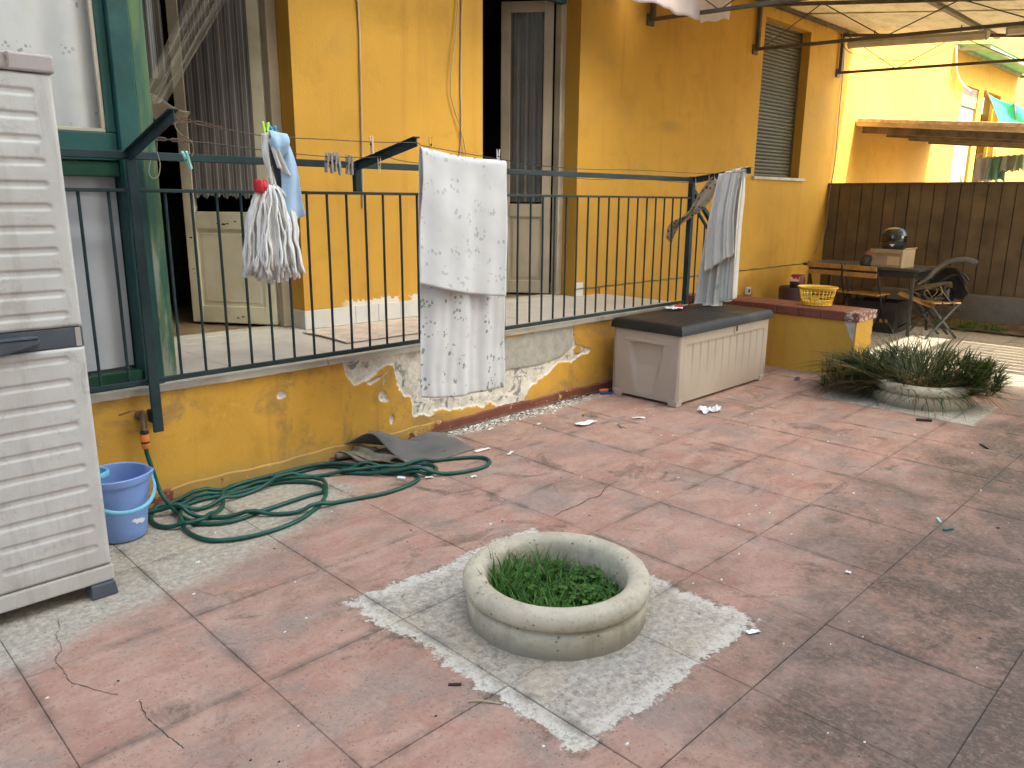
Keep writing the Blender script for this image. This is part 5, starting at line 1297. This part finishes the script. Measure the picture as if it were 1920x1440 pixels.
for y_ in (4.70, 3.02, 1.4, -.05):
    m = MB(); m.box(6.4-9, 11.38-9, y_-.03-OFF.y, y_+.03-OFF.y, zt(y_)+.022-3.7, zt(y_)+.062-3.7); m.build('purlin', M_iron, can, bevel=.004)
def mat_sheet(name, col, tr):
    nb = NB(name); p = nb.pos(); n = nb.noise(p, 5, 6, .7); c = nb.mix(nb.sm(n, .45, .7)*.5, col, mul(col, .55))
    c = nb.mix(nb.sm(nb.noise(nb.scale(p, (3, 30, 1)), 1, 4), .5, .7)*.3, c, mul(col, .6))
    return nb.bsdf(c, .6, n, .1, .003, spec=.2, transl=tr)
M_sheet = mat_sheet('aged_fibreglass_sheet', (.62,.54,.40), .42)
M_sheetg = mat_sheet('green_fibreglass_sheet', (.30,.42,.24), .5)
def sheet(x0, x1, y0, y1, zf, mat, name='roof_sheet', par=can, off=OFF):
    n = max(8, int((x1-x0)/.0095)); m = MB()
    def fn(u, v):
        x = x0+(x1-x0)*u; y = y0+(y1-y0)*v; return (x-off.x, y-off.y, zf(y)+.009*math.sin(x*2*math.pi/.076)-off.z)
    m.grid(n, 6, fn); return m.build(name, mat, par, smooth=True, solid=.002, fixn=False)
zs_ = lambda y: zt(y)+.075
sheet(6.45, 8.08, -.1, 4.776, zs_, M_sheet); sheet(8.05, 9.72, -.1, 4.776, lambda y: zs_(y)+.004, M_sheet); sheet(9.69, 11.40, -.1, 4.776, zs_, M_sheet)
sheet(10.05, 11.40, -4.2, -.12, lambda y: 3.10, M_sheetg)
for k in range(9):
    m = MB(); x = 8.50+.17*k; m.box(x-9, x+.125-9, -2.7-OFF.y, -.45-OFF.y, 3.03-3.7, 3.045-3.7); m.build('shade_slat', M_fence, can)  # unseen slats, added to cast sun stripes on the ground
m = MB(); m.box(8.3-9, 10.3-9, -.50-OFF.y, -.455-OFF.y, 2.98-3.7, 3.028-3.7); m.build('purlin', M_iron, can); m = MB(); m.box(8.3-9, 10.3-9, -2.68-OFF.y, -2.63-OFF.y, 2.98-3.7, 3.028-3.7); m.build('purlin', M_iron, can)
# dead creeper hanging off the wall purlin
B = Blades(); rr = random.Random(8)
for k in range(170): B.blade((rr.uniform(8.9, 11.3), 4.66+rr.uniform(-.04,.06), 3.70+rr.uniform(-.03,.03)), rr.uniform(0,6.28), rr.uniform(.04,.15), .006, rr.uniform(1,2.4), .95, rr.uniform(.8,2.2), 4)
tag(B.build('dead_creeper', M_wild), 'wisps of dead creeper along the canopy edge against the house', 'creeper')
# fluorescent lamps
def lamp():
    r = empty('strip_lamp', (0,0,0))
    m = MB(); m.prism([(-.055,.0),(.055,.0),(.062,-.035),(-.062,-.035)], 'y', -.79, .79); m.build('housing', plain('dingy_lamp_housing', (.30,.27,.22), .5, .15), r, bevel=.004)
    m = MB(); V = []
    m.prism([(.060*math.cos(t), -.036+.058*math.sin(t)) for t in [-math.pi*i/12 for i in range(13)]], 'y', -.785, .785); sm_angle(m.build('diffuser', plain('yellowed_diffuser', (.66,.60,.50), .4, .1, transl=.3), r), 40)
    for y in (-.5, .5):
        m = MB(); m.tube([(0,y,0),(0,y,.10)], .008, 6); m.build('bracket', M_iron, r)
    for s in (-1, 1):
        m = MB(); m.prism([(-.064,.004),(.064,.004),(.064,-.04),(.045,-.075),(0,-.098),(-.045,-.075),(-.064,-.04)], 'y', s*.792-.012, s*.792+.012); m.build('end_cap', bpy.data.materials['dingy_lamp_housing'], r, bevel=.004)
    return r
l1 = lamp(); l1.location = (10.62, 3.72, 3.475); l1.rotation_euler = (.06, 0, 0); tag(l1, 'long dusty fluorescent strip lamp hung under the canopy truss', 'lamp', 'strip lamps under the canopy')
l2 = copy_tree(l1); l2.location = (10.62, 1.93, 3.40); tag(l2, 'second strip lamp under the canopy, cut by the right edge', 'lamp', 'strip lamps under the canopy')
m = MB(); m.tube(smoothpath([(10.70,4.66,3.62),(10.70,4.60,3.45),(10.7,4.45,3.36),(10.7,4.0,3.24),(10.7,3.6,3.22),(10.7,3.3,3.34),(10.7,3.0,3.4)], 8), .0045, 6); tag(m.build('lamp_cable', M_cab2), 'slack lamp cable drooping beneath the strip lamp', 'cable')

# ================================================================== NEIGHBOUR YARD
aw = empty('neighbour_awning', (11.72, 4.78, 2.62), 'sloping tiled awning on the neighbouring house beyond the fence', 'awning')
m = MB(); ya, yb_ = -.004, -2.7; zA, zB = .0, -.24
def awz(y): return zA+(zB-zA)*(y-ya)/(yb_-ya)
m.add([(0,ya,awz(ya)-.05),(3.3,ya,awz(ya)-.05),(3.3,yb_,awz(yb_)-.05),(0,yb_,awz(yb_)-.05),(0,ya,awz(ya)+.01),(3.3,ya,awz(ya)+.01),(3.3,yb_,awz(yb_)+.01),(0,yb_,awz(yb_)+.01)], [(0,1,2,3),(4,7,6,5),(0,4,5,1),(1,5,6,2),(2,6,7,3),(3,7,4,0)])
m.build('deck', plain('orange_fascia', (.70,.52,.32), .7, .2, 8), aw)
m = MB()
m.bar((-.014, ya-.02, .025), (-.014, yb_, zB+.025), .028, .05); m.build('edge_tile_row', plain('terracotta_edge', (.74,.55,.34), .7, .25, 12), aw, bevel=.006)
for i in range(4):
    m = MB(); x = .15+.95*i; m.bar((x, ya-.05, -.10), (x, yb_+.1, zB-.10), .06, .09); m.build('rafter', plain('grey_rafter', (.14,.115,.085), .8, .3) if i == 0 else bpy.data.materials['grey_rafter'], aw)
B = Blades(); rr = random.Random(6)
for k in range(140): 
    y_ = -.1-2.4*rr.random(); B.blade((11.75+rr.uniform(0,.3), 4.78+y_, 2.56+awz(y_)), rr.uniform(0,6.28), rr.uniform(.03,.10), .007, rr.uniform(1,2), .95, rr.uniform(1.2,2.6), 4)
tag(B.build('dead_creeper', M_wild), 'dry creeper scraps clinging under the neighbouring awning', 'creeper')
nc = empty('neighbour_canopy', (17.7, 4.78, 4.2), 'green translucent canopy high on the neighbouring house', 'canopy'); NO = Vector((17.7, 4.78, 4.2))
sheet(15.55, 19.9, 4.22, 4.776, lambda y: 4.18-.10*(4.78-y), M_sheetg, par=nc, off=NO)
for (a, b) in (((15.6,4.74,4.10),(15.6,4.22,4.05)),((19.8,4.74,4.10),(19.8,4.22,4.05)),((15.55,4.72,4.12),(19.9,4.72,4.12)),((15.55,4.24,4.06),(19.9,4.24,4.06))):
    m = MB(); m.bar(tuple(Vector(a)-NO), tuple(Vector(b)-NO), .05, .05); m.build('frame_bar', plain('sage_metal', (.20,.22,.15), .5) if 'sage_metal' not in bpy.data.materials else bpy.data.materials['sage_metal'], nc)
pz = empty('sun_umbrella', (14.0, 3.4, 2.6), 'bright green sun umbrella tilted open in the neighbouring yard', 'umbrella')
M_green = plain('mint_canvas', (.06,.50,.29), .8, .06, 4, .1, 100, transl=.35)
m = MB()
PT = {}
def fum(u, v):
    # upper edge from the top left tip, lower edge shorter; three slack panels
    xa = Vector((14.0, 3.74, 3.13)).lerp(Vector((14.25, 3.02, 2.80)), u); xb = Vector((13.75, 3.46, 2.66)).lerp(Vector((14.0, 3.02, 2.58)), u)
    p = xa.lerp(xb, v); sag = .035*abs(math.sin(u*math.pi*2)); p.z -= sag*(1-v)*.8; p.x += .10*math.sin(u*math.pi*2)*math.sin(v*3.1); return tuple(p-Vector((14.0, 3.4, 2.6)))
m.grid(36, 14, fum); m.build('canvas', M_green, pz, smooth=True, solid=.003, fixn=False)
for a, b in (((14.03,3.78,3.19),(13.78,3.46,2.66)),((14.1,3.40,2.98),(13.9,3.26,2.60))):
    m = MB(); m.tube([tuple(Vector(a)-Vector((14.0,3.4,2.6))), tuple(Vector(b)-Vector((14.0,3.4,2.6)))], .012, 6); m.build('rib', M_iron, pz)
m = MB(); m.tube([(.2,-.4,.3),(.2,-.4,-2.6)], .02, 8); m.build('pole', M_whitep, pz)
# laundry on hangers
hg = empty('hanger_line', (13.0, 3.2, 2.20), 'thin line of white hangers in the neighbouring yard', 'washing line')
m = MB(); m.tube([(0,.42,-.02),(0,.0,.015),(0,-.5,.03)], .004, 5); m.build('wire', M_whitep, hg)
cols = [('pale grey', (.55,.56,.60)), ('lilac grey', (.50,.47,.48)), ('sage green', (.22,.36,.29)), ('sea green', (.16,.33,.27)), ('ash', (.50,.52,.48)), ('olive grey', (.32,.36,.27)), ('faded green', (.34,.42,.30))]
for i, (nm, c) in enumerate(cols):
    y_ = 3.44-.083*i; z0 = 2.185+.004*i
    g = empty('garment', (13.0, y_, z0), '%s garment on a white hanger in the neighbouring yard' % nm, 'garment', 'garments hanging beyond the fence', rz=.35)
    m = MB(); m.tube(smoothpath([(0,.0,.03),(0,.012,.02),(0,0,.0),(0,-.07,-.04),(0,-.075,-.045),(0,.075,-.045),(0,.0,.0)], 4), .004, 5); m.build('hanger', M_whitep, g)
    hgt = .33-.12*(i > 3); m = MB(); ph = i*1.3
    m.grid(14, 12, lambda u, v: ((.03*math.sin(u*9+ph))*(.4+v), (u-.5)*(.12+.05*v), -.03-.03*abs(u-.5)*2-hgt*v+.012*math.sin(u*12+ph)*v)); m.build('cloth', plain('garment_'+nm.replace(' ', '_'), c, .9, .08, 8, transl=.2), g, smooth=True, solid=.004, fixn=False)
# long leaved plant in the neighbouring yard (throws the leaf shadows on the sunlit wall)
B = Blades(); rr = random.Random(31)
for k in range(46):
    az = rr.uniform(0, 6.28); B.blade((14.9+rr.uniform(-.08,.08), 4.1+rr.uniform(-.08,.08), .75+rr.random()*.55), az, rr.uniform(.5,.95), rr.uniform(.05,.085), rr.uniform(.3,1.3), rr.random()*.8, rr.uniform(.05,.6), 6)
pt = empty('potted_plant', (14.9, 4.1, 0), 'long leaved potted plant in the neighbouring yard by the sunlit wall', 'plant')
o = B.build('leaves', M_wild); o.parent = pt; o.location = (-14.9, -4.1, 0)
m = MB(); m.lathe([(0,0),(.14,0),(.20,.34),(.22,.34),(.22,.40),(.19,.40),(.18,.36),(0,.36)], 24); sm_angle(m.build('pot', M_capred, pt), 40)
m = MB(); m.tube([(0,0,.36),(.02,.01,.8),(0,0,1.2)], .03, 8); m.build('stem', M_darkwood, pt)
# thick cable from neighbour wall
cable([(15.5,4.74,4.15),(15.55,4.72,3.9),(15.62,4.70,3.7),(15.85,4.66,3.55),(16.2,4.62,3.47)], .014, M_whitep, 'white cable end curling off the neighbouring wall')
# unseen block added behind the camera to keep sun off the yard
ab_ = empty('shade_block', (-6, -5.2, 0), 'pale unseen block added behind the viewer to shade the yard', 'sun blocker')
m = MB(); m.box(-22, 14.43, -9, .2, 0, 14.2); m.build('wall', plain('cream_render', (.62,.56,.46), .9, .1, 1), ab_)
for i in range(9):
    for j in range(3):
        m = MB(); x = -18+3.4*i; z = 1.3+3.2*j; m.box(x, x+1.3, .201, .23, z, z+1.7); m.build('window', M_shut, ab_)

# ================================================================== LITTER AND SMALL THINGS
def scrap(name, x, y, sx, sy, h, rz, mat, lab, cat, seed, amp=.5):
    rr = random.Random(seed); m = MB()
    def fn(u, v):
        a = (u-.5)*sx; b = (v-.5)*sy; n = mnoise.noise(Vector((u*3+seed, v*3, seed*1.7)))
        k = 1-.35*abs(mnoise.noise(Vector((seed*2.3, (v if abs(u-.5) > .3 else u)*4, 1))))
        return (a*k, b*k, .003+h*max(0, .45+amp*n)*(1-.3*abs(u-.5)))
    m.grid(10, 8, fn); o = m.build(name, mat, smooth=False, solid=.001, fixn=False); o.location = (x, y, 0); o.rotation_euler = (0, 0, rz); return tag(o, lab, cat)
scrap('paper_scrap', 3.956, 3.241, .17, .07, .030, -.15, M_paper, 'white crumpled paper lying in front of the deck box, left one', 'paper', 1)
o = scrap('paper_wad', 4.84, 2.845, .10, .085, .050, -.4, M_paper, 'white crumpled paper wad near the deck box foot, with a dark crease', 'paper', 2, .9)
o2 = scrap('paper_wad', 4.895, 2.80, .07, .065, .045, .5, M_paper, 'x', 'paper', 7, .9); del o2['label']; del o2['category']; o2.name = 'paper_corner'; o2.parent = o; o2.rotation_euler = (0,0,.9); o2.location = (.075, -.03, .004)
def stick(name, x, y, L, r, rz, mat, lab, cat, z=0):
    m = MB(); m.bar((-L/2,0,z+r*.7),(L/2,0,z+r),r*2,r*1.4); o = m.build(name, mat, bevel=r*.3); o.location = (x, y, 0); o.rotation_euler = (0,0,rz); return tag(o, lab, cat)
scrap('paper_strip', 4.341, 3.078, .10, .028, .014, -.7, M_chip, 'short white strip of litter between paper scrap and deck box', 'litter', 3)
stick('wood_splinter', 4.089, 3.045, .075, .007, .9, M_oldpeg, 'grey wood splinter below the left paper scrap', 'splinter')
stick('wood_splinter', 4.10, 3.02, .055, .005, 1.4, M_woodpeg, 'shorter pale splinter touching the grey splinter', 'splinter')
m = MB(); m.tube([(-.035,0,.010),(.035,0,.010)], .010, 10); o = m.build('cork', plain('brown_cork', (.30,.19,.11), .9, .3, 40), bevel=.002); o.location = (4.127, 3.393, 0); o.rotation_euler = (0,0,.35); tag(o, 'brown cork like stub lying near the red baseboard', 'cork')
scrap('paper_scrap', 2.363, 1.136, .055, .022, .010, -.5, M_paper, 'tiny white paper scrap alone on the dark grimy tiles', 'paper', 4)
for i, (x, y, L, rz, lab) in enumerate([(3.057,3.313,.115,-.12,'white plaster sliver right of the felt sheet, the larger one'),(3.139,3.15,.075,.45,'white plaster sliver below the larger one right of the felt sheet'),
        (2.518,3.159,.045,-.6,'white plaster chip just in front of the hose loops'),(2.706,3.003,.036,-.35,'white plaster chip below the long hose loop'),(3.40,3.60,.06,.2,'white plaster sliver fallen by the red baseboard'),(3.72,3.46,.045,.3,'pale plaster chip halfway along the red baseboard'),(3.068,1.085,.02,.2,'tiny white chip among the grimy tiles at right')]):
    scrap('plaster_sliver', x, y, L, .022 if L < .1 else .03, .010, rz, M_chip, lab, 'plaster chip', 20+i)
stick('teal_shard', 3.93, .999, .05, .006, .6, M_teal, 'pale teal plastic shard on a tile joint at right', 'plastic shard')
stick('teal_shard', 3.848, .933, .055, .007, -.5, plain('dark_teal_plastic', (.03,.13,.14), .5), 'dark teal plastic shard beside the paler shard', 'plastic shard')
stick('black_strip', 1.401, 1.647, .042, .0045, -.78, M_black, 'small black plastic strip beside the cement patch', 'plastic strip')
stick('bark_piece', 5.759, 1.649, .10, .012, -1.1, M_darkwood, 'dark bark piece in front of the grass planter', 'bark')
stick('twig', 5.41, 1.183, .09, .006, .75, M_darkwood, 'small dark twig lying on the red tiles at far right', 'twig')
scrap('grey_clip', 6.333, 2.85, .10, .045, .035, .3, M_slatecl, 'crumpled dark scrap by the corner of the low wall', 'litter', 9)
m = MB(); m.tube([(4.72,3.735,.020),(4.785,3.70,.020)], .013, 10); tl = empty('hand_tool', (0,0,0), 'orange and blue handled tool poking out behind the deck box', 'tool')
m.build('grip', M_orange, tl, bevel=.002); m = MB(); m.tube([(4.786,3.6995,.020),(4.86,3.66,.020)], .014, 10); m.build('sleeve', M_black, tl, bevel=.002); m = MB(); m.bar((4.69,3.70,.008),(4.775,3.655,.008),.026,.014); m.build('blade_guard', plain('blue_plastic', (.02,.06,.35), .4), tl, bevel=.002)
m = MB(); m.tube(smoothpath([(1.375,1.555,.003),(1.40,1.53,.006),(1.425,1.50,.003),(1.44,1.475,.004)], 5), .0025, 5); tag(m.build('straw', M_cab), 'pale straw lying at the corner of the cement patch', 'straw')
m = MB(); m.grid(10, 6, lambda u, v: (5.05+.0+.16*u, 3.36+.10*v+.02*math.sin(u*8), .630+.010+.012*math.sin(u*11+v*5)**2), None); o = m.build('white_rag', M_paper, smooth=True, solid=.002, fixn=False); o.location = (.28, .12, 0); tag(o, 'small white rag lying on the deck box lid at the foot of the grey cloth', 'rag')
m = MB(); m.lathe([(0,.0),(.03,.0),(.035,.02),(.02,.034),(0,.036)], 14, wob=lambda a, r, z: (r*(1+.2*math.sin(a*3)), z)); o = m.build('red_bundle', M_redp, smooth=True); o.location = (5.47, 3.53, .630); tag(o, 'little red bundle on the deck box lid by the grey cloth', 'cloth')
# uncountable crumbs
def chips(n, fn, mat, name, lab, r0, r1, seed):
    rr = random.Random(seed); m = MB()
    for k in range(n):
        x, y = fn(rr); r_ = rr.uniform(r0, r1)*(1 if rr.random() < .9 else 1.8); a0 = rr.uniform(0, 6.28); vs = []
        nn_ = 5
        for q in range(nn_):
            a = a0+q*6.283/nn_; rq = r_*rr.uniform(.6, 1.2); vs.append((x+rq*math.cos(a)*1.3, y+rq*math.sin(a)*.9, .0005))
        for q in range(nn_): v = vs[q]; vs.append((x+(v[0]-x)*.7, y+(v[1]-y)*.7, r_*rr.uniform(.25, .7)))
        m.add(vs, [tuple(range(5, 10))]+[(q, (q+1) % 5, 5+(q+1) % 5, 5+q) for q in range(5)])
    o = stuff(m.build(name, mat)); o['label'] = lab; o['category'] = 'debris'; return o
def along(rr):
    x = rr.triangular(2.9, 4.75, 3.6); return x, 3.765-abs(rr.gauss(0, .055))-.005
chips(800, along, M_chip, 'plaster_rubble', 'fallen plaster crumbs along the foot of the red baseboard', .002, .008, 1)
chips(900, along, M_planter, 'grey_rubble', 'grey cement crumbs along the foot of the red baseboard', .002, .009, 2)
chips(130, along, M_darkwood, 'dark_crumbs', 'dark leaf crumbs along the foot of the red baseboard', .003, .008, 5)
def wide(rr):
    while True:
        x, y = rr.uniform(.4, 6.2), rr.uniform(.3, 3.5)
        if math.hypot(x-1.975, y-1.735) > .36 and not (4.7 < x < 6.2 and y > 3.0): return x, y
chips(110, wide, M_chip, 'plaster_specks', 'white specks scattered over the red tiles', .0025, .007, 3)
chips(130, wide, M_darkwood, 'leaf_specks', 'dark leaf specks scattered over the red tiles', .002, .005, 4)
# hairline cracks in the tiles
def crack(pts, w, seed):
    rr = random.Random(seed); P = smoothpath([(x, y, .0012) for x, y in pts], 5); m = MB(); vs = []; fs = []
    for i, p in enumerate(P):
        t = (P[min(i+1, len(P)-1)]-P[max(i-1, 0)]).normalized(); n = Vector((-t.y, t.x, 0)); j = n*rr.uniform(-.003, .003); ww = w*rr.uniform(.4, 1.3)*(1 if 0 < i < len(P)-1 else .2)
        vs += [p+j-n*ww, p+j+n*ww]
        if i: k = 2*i; fs.append((k-2, k-1, k+1, k))
    m.add(vs, fs); o = m.build('crack', M_darkwood, floor); return o
crack([(0.622,2.959),(0.607,2.873),(0.586,2.846),(0.581,2.758),(0.567,2.718),(0.547,2.694),(0.538,2.655),(0.542,2.589),(0.537,2.515),(0.55,2.479),(0.581,2.415),(0.607,2.363),(0.624,2.336)], .0011, 1)
crack([(0.663,2.266),(0.652,2.219),(0.647,2.166),(0.651,2.118),(0.656,2.043),(0.665,1.997),(0.669,1.953)], .0015, 2)
crack([(2.629,2.329),(2.691,2.342),(2.761,2.341),(2.842,2.34),(2.927,2.358),(2.996,2.343),(3.10,2.39),(3.202,2.415),(3.288,2.39)], .0022, 3)
